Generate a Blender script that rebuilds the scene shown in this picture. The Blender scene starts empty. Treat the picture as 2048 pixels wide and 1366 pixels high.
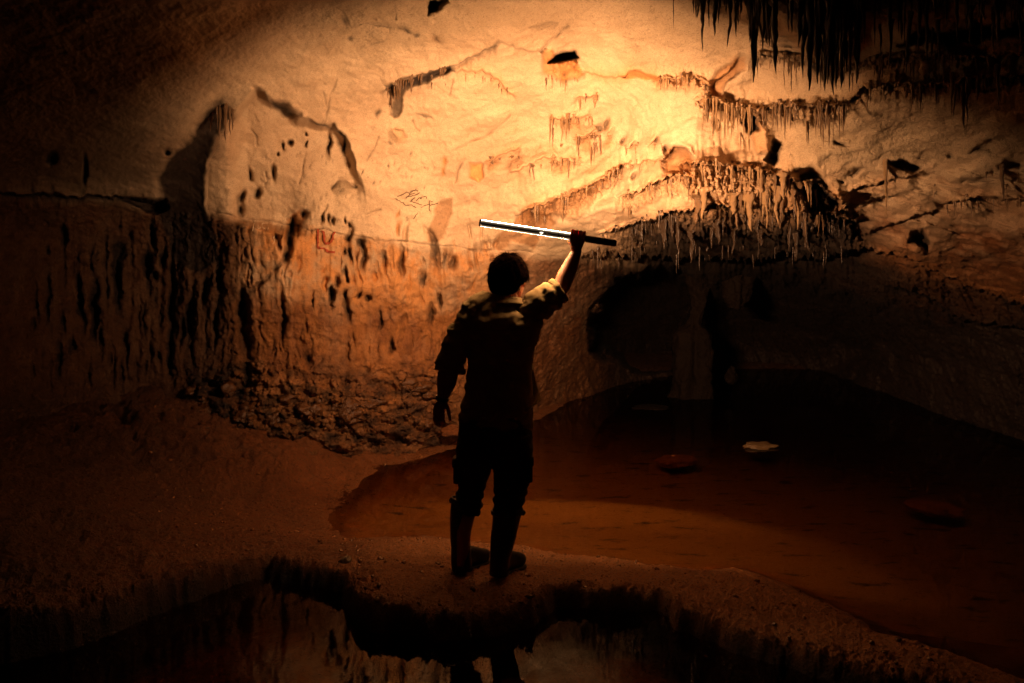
import bpy, bmesh, math, random
import numpy as np
from mathutils import Vector, Matrix

random.seed(7)
RNG = np.random.default_rng(11)
SC = bpy.context.scene
COL = SC.collection

# ------------------------------------------------------------------ camera, world, exposure
CZ = 2.1                      # camera height above the lower pool
F = 1991.0                    # focal length in photo pixels (35 mm on full frame)
HOR = 480.0                   # horizon row in the photo
cam_d = bpy.data.cameras.new('camera')
cam_d.lens = 35.0
cam_d.sensor_width = 36.0
cam_d.shift_y = -(683.0 - HOR) / 2048.0
cam_d.clip_start = 0.05
cam_d.clip_end = 200.0
cam = bpy.data.objects.new('camera', cam_d)
cam.location = (0, 0, CZ)
cam.rotation_euler = (math.radians(90), 0, 0)
COL.objects.link(cam)
SC.camera = cam

world = bpy.data.worlds.new('World')
SC.world = world
world.use_nodes = True
world.node_tree.nodes['Background'].inputs[0].default_value = (1.0, 0.45, 0.2, 1)
world.node_tree.nodes['Background'].inputs[1].default_value = 0.0
SC.view_settings.view_transform = 'Standard'
SC.view_settings.look = 'None'
SC.view_settings.exposure = 0.0
SC.view_settings.gamma = 1.0
LAMP_MAIN = 9000.0            # the light tube's forward diffuser
LAMP_EDGE = 250.0            # the diffuser's thin side edges
LAMP_COL = (1.0, 0.54, 0.275)
LAMP_DOWN = 1500.0             # added lower strip that lights the floor
EDGE_COL = (1.0, 0.58, 0.30)


# ------------------------------------------------------------------ helpers
def tag(o, label=None, cat=None, group=None, kind=None):
    if label: o['label'] = label
    if cat: o['category'] = cat
    if group: o['group'] = group
    if kind: o['kind'] = kind
    return o

def P(px, py, y):
    """photo pixel + forward distance -> world point"""
    return Vector(((px - 1024.0) / F * y, y, CZ - (py - HOR) / F * y))

def mesh_np(name, verts, faces, mat=None, smooth=True):
    """verts (n,3) float, faces (m,k) int"""
    me = bpy.data.meshes.new(name)
    verts = np.asarray(verts, dtype=np.float32)
    faces = np.asarray(faces, dtype=np.int32)
    n, m, k = len(verts), len(faces), faces.shape[1]
    me.vertices.add(n)
    me.vertices.foreach_set('co', verts.ravel())
    me.loops.add(m * k)
    me.loops.foreach_set('vertex_index', faces.ravel())
    me.polygons.add(m)
    me.polygons.foreach_set('loop_start', np.arange(0, m * k, k, dtype=np.int32))
    me.polygons.foreach_set('loop_total', np.full(m, k, dtype=np.int32))
    if smooth:
        me.polygons.foreach_set('use_smooth', np.ones(m, dtype=bool))
    me.update(calc_edges=True)
    me.validate()
    if mat: me.materials.append(mat)
    return me

def link(name, me, parent=None):
    o = bpy.data.objects.new(name, me)
    COL.objects.link(o)
    if parent is not None:
        o.parent = parent
        o.matrix_parent_inverse = parent.matrix_world.inverted()
    return o

def col_attr(me, name, rgba):
    a = me.color_attributes.new(name, 'FLOAT_COLOR', 'POINT')
    a.data.foreach_set('color', np.asarray(rgba, dtype=np.float32).ravel())

# ---- vectorised gradient noise
_perm = RNG.permutation(256)
_perm = np.concatenate([_perm, _perm, _perm]).astype(np.int32)
_g = RNG.normal(size=(256, 3)); _g /= np.linalg.norm(_g, axis=1)[:, None]
_g = _g.astype(np.float32)

def pn(x, y, z):
    x = np.asarray(x, np.float32); y = np.asarray(y, np.float32) + 0 * x; z = np.asarray(z, np.float32) + 0 * x
    xi = np.floor(x).astype(np.int32); yi = np.floor(y).astype(np.int32); zi = np.floor(z).astype(np.int32)
    fx = x - xi; fy = y - yi; fz = z - zi
    xi &= 255; yi &= 255; zi &= 255
    u = fx * fx * fx * (fx * (fx * 6 - 15) + 10)
    v = fy * fy * fy * (fy * (fy * 6 - 15) + 10)
    w = fz * fz * fz * (fz * (fz * 6 - 15) + 10)
    def c(dx, dy, dz):
        h = _perm[_perm[_perm[(xi + dx) & 255] + ((yi + dy) & 255)] + ((zi + dz) & 255)]
        g = _g[h]
        return g[..., 0] * (fx - dx) + g[..., 1] * (fy - dy) + g[..., 2] * (fz - dz)
    x00 = c(0,0,0) * (1-u) + c(1,0,0) * u
    x10 = c(0,1,0) * (1-u) + c(1,1,0) * u
    x01 = c(0,0,1) * (1-u) + c(1,0,1) * u
    x11 = c(0,1,1) * (1-u) + c(1,1,1) * u
    return (x00 * (1-v) + x10 * v) * (1-w) + (x01 * (1-v) + x11 * v) * w

def fbm(x, y, z, o=4, gain=0.5):
    s = 0; a = 1.0; f = 1.0
    for i in range(o):
        s = s + a * pn(x * f + 17.3 * i, y * f + 5.1 * i, z * f + 9.7 * i)
        a *= gain; f *= 2.03
    return s

def ridge(x, y, z, o=3):
    s = 0; a = 1.0; f = 1.0
    for i in range(o):
        s = s + a * (1 - 2.2 * np.abs(pn(x * f + 31 * i, y * f + 7 * i, z * f)))
        a *= 0.5; f *= 2.1
    return s

def sstep(a, b, x):
    t = np.clip((x - a) / (b - a), 0, 1)
    return t * t * (3 - 2 * t)

def sdist_poly(px, py, poly):
    """signed distance (negative inside)"""
    poly = np.asarray(poly, float)
    d = np.full(px.shape, 1e9); inside = np.zeros(px.shape, bool)
    n = len(poly)
    for i in range(n):
        ax, ay = poly[i]; bx, by = poly[(i + 1) % n]
        ex, ey = bx - ax, by - ay
        t = np.clip(((px - ax) * ex + (py - ay) * ey) / (ex * ex + ey * ey + 1e-12), 0, 1)
        d = np.minimum(d, np.hypot(px - ax - t * ex, py - ay - t * ey))
        cond = (ay > py) != (by > py)
        xx = ax + (py - ay) / (by - ay + 1e-12) * ex
        inside ^= cond & (px < xx)
    return np.where(inside, -d, d)

def dist_line(px, py, pts):
    d = np.full(px.shape, 1e9)
    for (ax, ay), (bx, by) in zip(pts[:-1], pts[1:]):
        ex, ey = bx - ax, by - ay
        t = np.clip(((px - ax) * ex + (py - ay) * ey) / (ex * ex + ey * ey + 1e-12), 0, 1)
        d = np.minimum(d, np.hypot(px - ax - t * ex, py - ay - t * ey))
    return d

# ------------------------------------------------------------------ materials
class NT:
    def __init__(s, name):
        s.m = bpy.data.materials.new(name); s.m.use_nodes = True
        s.t = s.m.node_tree; s.n = s.t.nodes; s.l = s.t.links
        s.b = s.n['Principled BSDF']
    def new(s, typ, **kw):
        n = s.n.new(typ)
        for k, v in kw.items():
            if k.startswith('i_'):
                key = k[2:]
                n.inputs[int(key) if key.isdigit() else key].default_value = v
            else: setattr(n, k, v)
        return n
    def ln(s, a, b): s.l.new(a, b)
    def coord(s): return s.new('ShaderNodeTexCoord').outputs['Object']
    def noise(s, vec, scale, detail=6, rough=0.6, stretch=None):
        if stretch:
            mp = s.new('ShaderNodeMapping'); mp.inputs['Scale'].default_value = stretch
            s.ln(vec, mp.inputs['Vector']); vec = mp.outputs['Vector']
        n = s.new('ShaderNodeTexNoise'); n.inputs['Scale'].default_value = scale
        n.inputs['Detail'].default_value = detail; n.inputs['Roughness'].default_value = rough
        s.ln(vec, n.inputs['Vector']); return n.outputs['Fac']
    def ramp(s, fac, a, b, ca=(0,0,0,1), cb=(1,1,1,1)):
        r = s.new('ShaderNodeValToRGB')
        r.color_ramp.elements[0].position = a; r.color_ramp.elements[0].color = ca
        r.color_ramp.elements[1].position = b; r.color_ramp.elements[1].color = cb
        s.ln(fac, r.inputs['Fac']); return r.outputs['Color']
    def mix(s, fac, a, b, mode='MIX'):
        m = s.new('ShaderNodeMix', data_type='RGBA', blend_type=mode)
        for sock, v in ((m.inputs[0], fac), (m.inputs[6], a), (m.inputs[7], b)):
            if hasattr(v, 'is_linked') or hasattr(v, 'links'): s.ln(v, sock)
            elif isinstance(v, (int, float)): sock.default_value = v
            else: sock.default_value = (*v, 1) if len(v) == 3 else v
        return m.outputs[2]
    def math(s, op, a, b=None, clamp=False):
        m = s.new('ShaderNodeMath', operation=op); m.use_clamp = clamp
        for i, v in enumerate((a, b)):
            if v is None: continue
            if isinstance(v, (int, float)): m.inputs[i].default_value = v
            else: s.ln(v, m.inputs[i])
        return m.outputs[0]
    def bump(s, h, strength, dist, normal=None):
        b = s.new('ShaderNodeBump'); b.inputs['Distance'].default_value = dist
        if isinstance(strength, (int, float)): b.inputs['Strength'].default_value = strength
        else: s.ln(strength, b.inputs['Strength'])
        s.ln(h, b.inputs['Height'])
        if normal is not None: s.ln(normal, b.inputs['Normal'])
        return b.outputs['Normal']
    def set(s, col=None, rough=None, normal=None, **kw):
        for k, v in (('Base Color', col), ('Roughness', rough), ('Normal', normal)):
            if v is None: continue
            if hasattr(v, 'links'): s.ln(v, s.b.inputs[k])
            elif isinstance(v, (int, float)): s.b.inputs[k].default_value = v
            else: s.b.inputs[k].default_value = (*v, 1)
        for k, v in kw.items(): s.b.inputs[k.replace('_', ' ')].default_value = v
        return s.m

def rock_material(name, cream=(0.62, 0.47, 0.30), sandy=(0.44, 0.30, 0.18)):
    t = NT(name); v = t.coord()
    at = t.new('ShaderNodeAttribute', attribute_name='tint')
    sp = t.new('ShaderNodeSeparateColor'); t.ln(at.outputs['Color'], sp.inputs[0])
    clay, dark, orange = sp.outputs[0], sp.outputs[1], sp.outputs[2]
    pit = at.outputs['Alpha']
    n1 = t.noise(v, 0.9, 8, 0.62)
    n2 = t.noise(v, 7.0, 8, 0.65)
    n3 = t.noise(v, 3.0, 6, 0.6, (1, 1, 0.12))
    n4 = t.noise(v, 60.0, 5, 0.7)
    c = t.mix(t.ramp(n1, 0.35, 0.68), cream, sandy)
    c = t.mix(t.math('MULTIPLY', t.ramp(n2, 0.42, 0.75), 0.35), c, (0.34, 0.21, 0.10))
    # pitted, sandy crust
    c = t.mix(t.math('MULTIPLY', pit, 0.45), c, (0.36, 0.25, 0.13))
    c = t.mix(t.math('MULTIPLY', t.ramp(n4, 0.55, 0.66), t.math('MULTIPLY', pit, 0.55)), c, (0.12, 0.07, 0.03))
    # clay film, uneven
    cf = t.math('MULTIPLY', clay, t.math('ADD', t.math('MULTIPLY', n3, 0.9), 0.55), True)
    cf = t.math('MULTIPLY', cf, t.math('ADD', t.math('MULTIPLY', n2, 0.8), 0.6), True)
    claycol = t.mix(t.ramp(n2, 0.35, 0.7), (0.24, 0.085, 0.023), (0.12, 0.044, 0.013))
    c = t.mix(cf, c, claycol)
    c = t.mix(orange, c, (0.58, 0.24, 0.055))
    c = t.mix(t.math('MULTIPLY', t.ramp(t.noise(v, 130.0, 3, 0.75), 0.48, 0.64), 0.55), c, t.mix(0.62, c, (0.02, 0.01, 0.004)))
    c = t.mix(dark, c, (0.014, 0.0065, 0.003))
    nb = t.bump(n4, t.math('ADD', t.math('MULTIPLY', pit, 0.7), 0.34), 0.026)
    n5 = t.noise(v, 22.0, 8, 0.7)
    nb = t.bump(n5, t.math('ADD', t.math('MULTIPLY', clay, 0.55), 0.22), 0.03, nb)
    wet = t.ramp(t.noise(v, 5.0, 4, 0.6), 0.4, 0.7)
    rr = t.mix(t.math('MULTIPLY', t.math('MULTIPLY', wet, t.ramp(n4, 0.45, 0.6)), t.math('ADD', clay, 0.15), True), (0.78,)*3, (0.22,)*3)
    return t.set(c, rr, nb, Specular_IOR_Level=0.4)

def mud_material(name):
    t = NT(name); v = t.coord()
    at = t.new('ShaderNodeAttribute', attribute_name='tint')
    sp = t.new('ShaderNodeSeparateColor'); t.ln(at.outputs['Color'], sp.inputs[0])
    n1 = t.noise(v, 1.6, 8, 0.65); n2 = t.noise(v, 14.0, 8, 0.7); n3 = t.noise(v, 70.0, 4, 0.7)
    c = t.mix(t.ramp(n1, 0.35, 0.7), (0.38, 0.120, 0.027), (0.24, 0.075, 0.018))
    c = t.mix(t.math('MULTIPLY', t.ramp(n2, 0.4, 0.7), 0.6), c, (0.13, 0.05, 0.02))
    c = t.mix(sp.outputs[2], c, (0.58, 0.235, 0.07))
    c = t.mix(sp.outputs[0], c, (0.30, 0.145, 0.046))
    c = t.mix(t.math('MULTIPLY', t.ramp(n3, 0.47, 0.6), t.math('MULTIPLY', at.outputs['Alpha'], 0.45)), c, (0.05, 0.02, 0.008))
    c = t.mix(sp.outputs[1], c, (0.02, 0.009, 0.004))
    rr = t.mix(t.math('MULTIPLY', t.ramp(n3, 0.42, 0.6), t.ramp(n2, 0.3, 0.6)), (0.62,)*3, (0.13,)*3)
    nb = t.bump(n3, t.math('ADD', t.math('MULTIPLY', at.outputs['Alpha'], 0.9), 0.1), 0.05)
    nb = t.bump(n2, t.math('ADD', t.math('MULTIPLY', at.outputs['Alpha'], 0.6), 0.15), 0.03, nb)
    return t.set(c, rr, nb, Specular_IOR_Level=0.5)

def water_material(name, tint=(0.75, 0.55, 0.32)):
    t = NT(name); v = t.coord()
    t.n.remove(t.b)
    out = t.n['Material Output']
    tr = t.new('ShaderNodeBsdfTransparent'); tr.inputs[0].default_value = (*tint, 1)
    gl = t.new('ShaderNodeBsdfGlossy'); gl.inputs['Roughness'].default_value = 0.03
    gl.inputs['Color'].default_value = (0.62, 0.62, 0.62, 1)
    nb = t.bump(t.noise(v, 3.0, 3, 0.5), 0.06, 0.02)
    t.ln(nb, gl.inputs['Normal'])
    fr = t.new('ShaderNodeFresnel'); fr.inputs[0].default_value = 1.33
    mx = t.new('ShaderNodeMixShader')
    t.ln(fr.outputs[0], mx.inputs[0]); t.ln(tr.outputs[0], mx.inputs[1]); t.ln(gl.outputs[0], mx.inputs[2])
    t.ln(mx.outputs[0], out.inputs['Surface'])
    return t.m

def plain(name, col, rough=0.6, bump=None, var=0.3, scale=20, **kw):
    t = NT(name); v = t.coord()
    n = t.noise(v, scale, 6, 0.65)
    c = t.mix(t.math('MULTIPLY', t.ramp(n, 0.35, 0.7), var), col, tuple(x * 0.45 for x in col))
    nb = t.bump(t.noise(v, bump[0], 5, 0.6), bump[1], bump[2]) if bump else None
    return t.set(c, rough, nb, **kw)

def emit(name, col, s):
    t = NT(name); t.n.remove(t.b)
    e = t.new('ShaderNodeEmission'); e.inputs[0].default_value = (*col, 1); e.inputs[1].default_value = s
    t.ln(e.outputs[0], t.n['Material Output'].inputs['Surface'])
    return t.m

M_ROCK = rock_material('pale limestone and clay film')
M_MUD = mud_material('wet red mud')
# ------------------------------------------------------------------ cave shell
A1 = np.radians(np.concatenate([np.linspace(-180, -31, 45, endpoint=False), np.linspace(-31, 31, 1180), np.linspace(31, 180, 46)[1:]]))
E1 = np.radians(np.concatenate([np.linspace(-70, -13.6, 16, endpoint=False), np.linspace(-13.6, 16.6, 600), np.linspace(16.6, 89.6, 46)[1:]]))
AA, EE = np.meshgrid(A1, E1)           # rows: elevation, cols: azimuth
_ca = np.where(np.abs(AA) < 1.35, np.cos(AA), 0.22)
PX = np.where(np.abs(AA) < 1.35, 1024 + F * np.tan(np.clip(AA, -1.35, 1.35)), np.sign(AA) * 9000)
PY = np.where(np.abs(AA) < 1.35, HOR - F * np.tan(np.clip(EE, -1.5, 1.5)) / _ca, HOR - 4000 * np.sign(EE))
PX = PX.astype(np.float32); PY = PY.astype(np.float32)
NR, NC = AA.shape

rows = {
 -420: [(-200,3.6),(500,3.7),(1024,3.7),(1500,3.4),(2250,3.2)],
 -150: [(-200,4.9),(500,5.3),(1024,5.5),(1500,5.0),(2250,4.4)],
   0: [(-250,5.4),(0,5.7),(400,6.1),(700,6.5),(1000,6.6),(1300,6.4),(1500,5.8),(1800,5.3),(2048,5.0),(2350,4.7)],
 170: [(-250,6.0),(0,6.5),(300,7.0),(500,7.5),(700,7.8),(1000,8.0),(1200,8.0),(1500,7.1),(1800,6.0),(2048,5.7),(2350,5.4)],
 300: [(-250,6.4),(0,7.2),(300,7.9),(500,8.2),(700,8.4),(1000,8.5),(1200,8.4),(1500,7.7),(1800,7.0),(2048,6.5),(2350,6.0)],
 450: [(-250,6.9),(0,8.0),(300,9.0),(500,8.5),(700,8.65),(1000,8.7),(1200,8.6),(1400,8.3),(1600,8.2),(1800,7.7),(2048,7.1),(2350,6.4)],
 560: [(-250,6.9),(0,8.1),(300,9.1),(500,8.5),(700,8.65),(900,8.9),(1080,9.6),(1250,11.2),(1400,11.8),(1600,11.3),(1800,9.0),(2048,7.9),(2350,6.8)],
 700: [(-250,6.8),(0,8.0),(300,9.0),(500,8.7),(700,8.8),(900,9.4),(1080,10.6),(1300,14.2),(1500,14.8),(1700,13.8),(1900,11.0),(2048,9.4),(2350,7.4)],
 820: [(-250,6.7),(0,7.9),(300,8.9),(500,8.5),(700,8.6),(900,9.4),(1080,11.4),(1300,14.0),(1500,14.2),(1700,13.4),(1900,11.0),(2048,9.6),(2350,7.8)],
 960: [(-250,6.1),(300,7.7),(700,8.9),(1080,12),(1500,14.5),(1900,11.6),(2350,8)],
}
cp = []; cr = []
for py, lst in rows.items():
    for px, D in lst:
        a = (px - 1024) / F; e = (HOR - py) / F
        az = math.degrees(math.atan(a)); el = math.degrees(math.atan(e * math.cos(math.atan(a))))
        cp.append((az, el)); cr.append(D * math.sqrt(1 + a * a + e * e))
for az, lst in {60: [(-40,6),(0,5.4),(14,4.9),(30,3.3)], 90: [(-40,6),(0,5.2),(20,4.4)], 135: [(-40,6),(0,6.5),(20,5)],
                180: [(-40,7),(0,8),(20,5.2)]}.items():
    for el, R in lst:
        cp.append((az, el)); cr.append(R); cp.append((-az, el)); cr.append(R)
for az in (-180, -120, -60, 0, 60, 120, 180):
    cp.append((az, 45)); cr.append(2.55); cp.append((az, 65)); cr.append(2.05); cp.append((az, 90)); cr.append(1.85)
    cp.append((az, -70)); cr.append(6.0)
cp = np.array(cp) / 10.0; cr = np.array(cr)
def _U(r2): return 0.5 * r2 * np.log(r2 + 1e-9)
n = len(cp)
K = _U(((cp[:, None] - cp[None]) ** 2).sum(-1)) + np.eye(n) * 0.02
Q = np.c_[np.ones(n), cp]
sol = np.linalg.solve(np.block([[K, Q], [Q.T, np.zeros((3, 3))]]), np.r_[cr, 0, 0, 0])
# evaluate on a thinned grid, then interpolate
ia = np.unique(np.r_[np.arange(0, NC, 6), NC - 1]); ie = np.unique(np.r_[np.arange(0, NR, 6), NR - 1])
ga, ge = np.meshgrid(np.degrees(A1[ia]) / 10, np.degrees(E1[ie]) / 10)
val = sol[n] + sol[n + 1] * ga + sol[n + 2] * ge
for i in range(n):
    val += sol[i] * _U((ga - cp[i, 0]) ** 2 + (ge - cp[i, 1]) ** 2)
tmp = np.stack([np.interp(A1, A1[ia], r) for r in val])
R0 = np.stack([np.interp(E1, E1[ie], tmp[:, j]) for j in range(NC)], 1)
R0 = np.clip(R0, 1.7, 18)
DX, DY, DZ = np.sin(AA) * np.cos(EE), np.cos(AA) * np.cos(EE), np.sin(EE)
X0, Y0, Z0 = DX * R0, DY * R0, CZ + DZ * R0
dR = np.zeros_like(R0, dtype=np.float32)
clay = np.zeros_like(dR); dark = np.zeros_like(dR); orange = np.zeros_like(dR); pit = np.zeros_like(dR)
CEIL = [(-3000,380),(0,385),(130,391),(330,410),(470,432),(560,447),(660,462),(760,478),(830,485),(900,492),(960,498),(1060,505),
        (1150,515),(1250,528),(1350,538),(1500,535),(1640,525),(1740,510),(1850,540),(2048,600),(5000,640)]
cx_, cy_ = zip(*CEIL)
VB = PY - np.interp(PX, cx_, cy_).astype(np.float32)       # >0 : below the ceiling line

big = fbm(X0 * 0.7, Y0 * 0.7, Z0 * 0.7, 3).astype(np.float32)
med = fbm(X0 * 2.6, Y0 * 2.0, Z0 * 3.4, 4).astype(np.float32)
w1 = fbm(PX / 45, PY / 45, 3.3, 3).astype(np.float32); w2 = fbm(PX / 45, PY / 45, 8.8, 3).astype(np.float32)
PXw = PX + 9 * w1; PYw = PY + 9 * w2
back = sstep(28, 40, np.degrees(np.abs(AA))) 
dR += 0.16 * big + 0.05 * med + 0.5 * big * back

def win(x0, x1, y0, y1, m=30):
    c = np.where((PX[0] > x0 - m) & (PX[0] < x1 + m))[0]
    mid = PY[:, (c[0] + c[-1]) // 2]
    r = np.where((mid > y0 - m - 25) & (mid < y1 + m + 25))[0]
    return np.s_[r[0]:r[-1] + 1, c[0]:c[-1] + 1]

def ledge(pts, depth, Ld, lip, Lu, fade=25, drk=0.0, org=0.0, teeth=6.0):
    xs, ys = zip(*pts)
    s = win(xs[0], xs[-1], min(ys) - 4 * Lu, max(ys) + 5 * Ld)
    px, py = PXw[s], PYw[s]
    ly = np.interp(px, xs, ys) + teeth * pn(px / 9.0, py * 0 + xs[0], 1.7)
    m = sstep(xs[0] - fade, xs[0] + fade, px) * (1 - sstep(xs[-1] - fade, xs[-1] + fade, px))
    m = m * (0.65 + 0.8 * np.clip(pn(px / 30.0, py * 0 + ys[0], 4.1) + 0.4, 0, 1))
    v = py - ly
    dn = np.exp(-np.maximum(v, 0) / Ld) * sstep(-1.5, 2.5, v)
    up = np.exp(np.minimum(v, 0) / Lu) * (1 - sstep(-1.5, 2.5, v))
    dR[s] += m * (depth * dn - lip * up)
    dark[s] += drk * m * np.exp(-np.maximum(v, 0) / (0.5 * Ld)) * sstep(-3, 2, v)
    orange[s] += org * m * np.exp(-np.abs(v) / (0.8 * Ld))

def spot(x, y, rx, ry, dep, rot=0.0, p=2.0, drk=0.0, cl=0.0, org=0.0, pt=0.0, warp=1.0):
    r = 3 * max(rx, ry)
    s = win(x - r, x + r, y - r, y + r, 15)
    px = PX[s] + warp * (PXw[s] - PX[s]) - x; py = PY[s] + warp * (PYw[s] - PY[s]) - y
    c_, s_ = math.cos(rot), math.sin(rot)
    u = px * c_ + py * s_; w = -px * s_ + py * c_
    g = np.exp(-((u / rx) ** 2 + (w / ry) ** 2) ** (p / 2))
    dR[s] += dep * g
    dark[s] += drk * g; clay[s] += cl * g; orange[s] += org * g; pit[s] += pt * g

def patch(poly, dep=0.0, soft=6, drk=0, cl=0, org=0, pt=0, decay=None, warp=1.0, ds=3.5):
    a = np.array(poly)
    s = win(a[:, 0].min(), a[:, 0].max(), a[:, 1].min(), a[:, 1].max(), 40)
    sd = sdist_poly(PX[s] + warp * (PXw[s] - PX[s]), PY[s] + warp * (PYw[s] - PY[s]), poly)
    g = sstep(soft, -soft, sd) if decay is None else sstep(soft, -soft, sd) * np.exp(np.minimum(sd, 0) / decay)
    dR[s] += (dep * g).astype(np.float32)
    g2 = sstep(ds, -ds, sd)
    dark[s] += drk * g2; clay[s] += cl * g2; orange[s] += org * g2; pit[s] += pt * g2

def crack(pts, wdt=1.6, dep=0.03, drk=0.6, warp=0.5):
    a = np.array(pts)
    s = win(a[:, 0].min(), a[:, 0].max(), a[:, 1].min(), a[:, 1].max(), 15)
    d = dist_line(PX[s] + warp * (PXw[s] - PX[s]), PY[s] + warp * (PYw[s] - PY[s]), pts)
    k = 0.35 + 0.65 * np.clip(0.5 + 2.2 * pn(PX[s] / 22, PY[s] / 22, 6.0), 0, 1)
    g = np.exp(-(d / wdt) ** 2) * k
    dR[s] += dep * g; dark[s] += drk * g

# --- broad colour zones (rock coats, with unlit zones darkened in the colour)
n_c = fbm(PX / 90, PY / 60, 1.1, 4).astype(np.float32)
below = sstep(-8, 24, VB + 15 * w1)
lowz = sstep(90, 190, VB + 60 * n_c + 10 * np.clip((PX - 640) / 100, -3, 3))
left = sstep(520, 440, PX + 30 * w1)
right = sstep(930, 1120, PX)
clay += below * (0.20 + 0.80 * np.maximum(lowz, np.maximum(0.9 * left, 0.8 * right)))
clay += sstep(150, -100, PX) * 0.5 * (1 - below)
dark += below * right * sstep(1120, 1250, PX) * (0.94 - 0.30 * sstep(1720, 1900, PX))  # shade under the overhang painted onto the lower right wall
dark += sstep(590, 700, PY + 40 * w1) * sstep(1600, 1750, PX) * 0.6  # that painted shade deepens downwards
dark += below * left * 0.62 + (1 - below) * sstep(490, 220, PX + 40 * w1) * 0.76  # left wall and ceiling: light fall-off painted dark
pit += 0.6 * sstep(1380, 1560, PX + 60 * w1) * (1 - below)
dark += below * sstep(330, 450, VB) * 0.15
pit += sstep(150, 40, PY + 0.10 * (PX - 1000) + 40 * w1 + 30 * sstep(900, 500, PX)) * sstep(560, 720, PX) * (1 - sstep(1900, 2100, PX))
pit += 0.9 * sstep(1560, 1700, PX + 40 * w1) * sstep(170, 215, PY) * (1 - sstep(285, 335, PY + 30 * w2))
pit += 0.8 * sstep(1200, 1300, PX) * (1 - sstep(1420, 1500, PX)) * (1 - sstep(120, 165, PY))
pit += below * (1 - right) * 0.5
orange += below * (1 - right) * (1 - left) * np.clip(0.40 + 0.9 * fbm(PX / 40, PY / 60, 5.5, 4) + 0.5 * fbm(PX / 9, PY / 16, 2.5, 3), 0, 0.75) * (1 - 0.6 * lowz)
clay += sstep(1640, 1800, PX) * sstep(430, 560, PY + 50 * w1) * 0.6
clay += sstep(1250, 1400, PX) * (1 - below) * sstep(350, 470, PY + 30 * w1) * 0.45
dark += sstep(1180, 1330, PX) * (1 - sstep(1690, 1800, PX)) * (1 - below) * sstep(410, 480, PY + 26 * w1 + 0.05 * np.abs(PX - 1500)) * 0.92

# --- vertical flutes of the lower wall and general relief
fl = fbm(PX / 16, PY / 170, 2.0, 3).astype(np.float32)
fl2 = ridge(PX / 30, PY / 260, 7.0, 2).astype(np.float32)
dR += below * (0.030 * fl + 0.012 * fl2 * (0.4 + np.clip(n_c + .5, 0, 1))) * (1.0 + 0.8 * right)
tx = np.interp(PX, [900, 1200], [0, 1]) * below
dR += tx * 0.12 * fbm((PX - 0.5 * (PY - 600)) / 22, PY / 120, 4.0, 3)
rag = sstep(700, 770, PY + 40 * w1) * (1 - below * 0) * sstep(340, 430, PX) * (1 - sstep(860, 960, PX))
dR -= rag * 0.20 * (fbm(PX / 42, PY / 30, 3.0, 6, 0.62) + 0.25)
dark += rag * np.clip(0.38 + 1.3 * fbm(PX / 30, PY / 20, 6.6, 4), 0, 0.75)
# ceiling scallops, dipping to the left
sx = PX * 0.94 - PY * 0.34; sy = PX * 0.34 + PY * 0.94
sc = fbm(sx / 160, sy / 46, 9.0, 3, 0.4).astype(np.float32)
reg = (1 - below) * sstep(130, 260, PY) 
dR += reg * 0.085 * sc * sstep(780, 1000, PX) + (1 - below) * 0.03 * sc
# lower right bands
sx2 = PX * 0.92 + PY * 0.39; sy2 = -PX * 0.30 + PY * 0.95
rg = sstep(1640, 1780, PX) * sstep(290, 380, PY)
bands = fbm(sx2 / 120, sy2 / 26, 2.2, 4).astype(np.float32)
dR += rg * 0.11 * bands
clay += rg * np.clip(bands, 0, 0.6) * 0.7

# --- arch niche on the left
arch = [(412,412),(416,330),(430,285),(450,262),(480,212),(505,182),(532,196),(560,212),(595,236),(640,248),(664,250),(690,276),(712,330),(740,440),(600,470),(420,440)]
a_ = np.array(arch); s = win(300, 800, 120, 520)
sd = sdist_poly(PXw[s], PYw[s], arch)
top = 1 - sstep(300, 420, PYw[s]) * sstep(560, 640, PXw[s])
dR[s] += (0.34 * sstep(3, -14, sd) * np.exp(np.minimum(sd, 0) / 130.0) * top * sstep(450, 500, PXw[s])).astype(np.float32)
dR[s] -= (0.10 * np.exp(-np.maximum(sd, 0) / 40.0) * sstep(-2, 4, sd) * top).astype(np.float32)
patch([(415,215),(448,204),(466,232),(432,280),(414,330),(410,412),(428,470),(432,520),(400,545),(352,505),(330,430),(326,350),(350,308),(388,268)], 0.10, 30, drk=0.99, warp=1.6, ds=13)  # shadowed slot: dark painted over a shallow recess
patch([(503,176),(560,205),(600,232),(590,240),(545,210),(505,186)], 0.10, 8, drk=0.25, ds=8)
patch([(545,198),(575,206),(588,232),(570,235),(550,215)], 0.10, 6, drk=0.75, ds=6)
crack([(690,272),(650,250),(620,243)], 2.2, 0.05, 0.7)
crack([(672,160),(660,200),(645,245)], 2.0, 0.03, 0.25, 1.5)
crack([(645,180),(655,215),(640,240)], 1.6, 0.03, 0.2, 1.5)
crack([(668,250),(688,275),(690,305)], 3.5, 0.05, 0.7)
# --- line between smooth ceiling and rough wall
crack([(430,425),(470,432),(560,447),(660,462),(760,478),(830,485),(900,492),(960,498),(1060,505)], 1.5, 0.03, 0.5, 1.1)
ledge([(0,386),(130,391),(230,392),(330,408)], 0.16, 12, 0.10, 22, 30, drk=0.6)
patch([(240,393),(330,402),(332,420),(290,424),(262,408)], 0.25, 5, drk=0.9)
for a, b in (((500,583),(535,556)), ((535,556),(566,524))):
    crack([a, b], 4.5, 0.07, 0.75)
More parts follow.
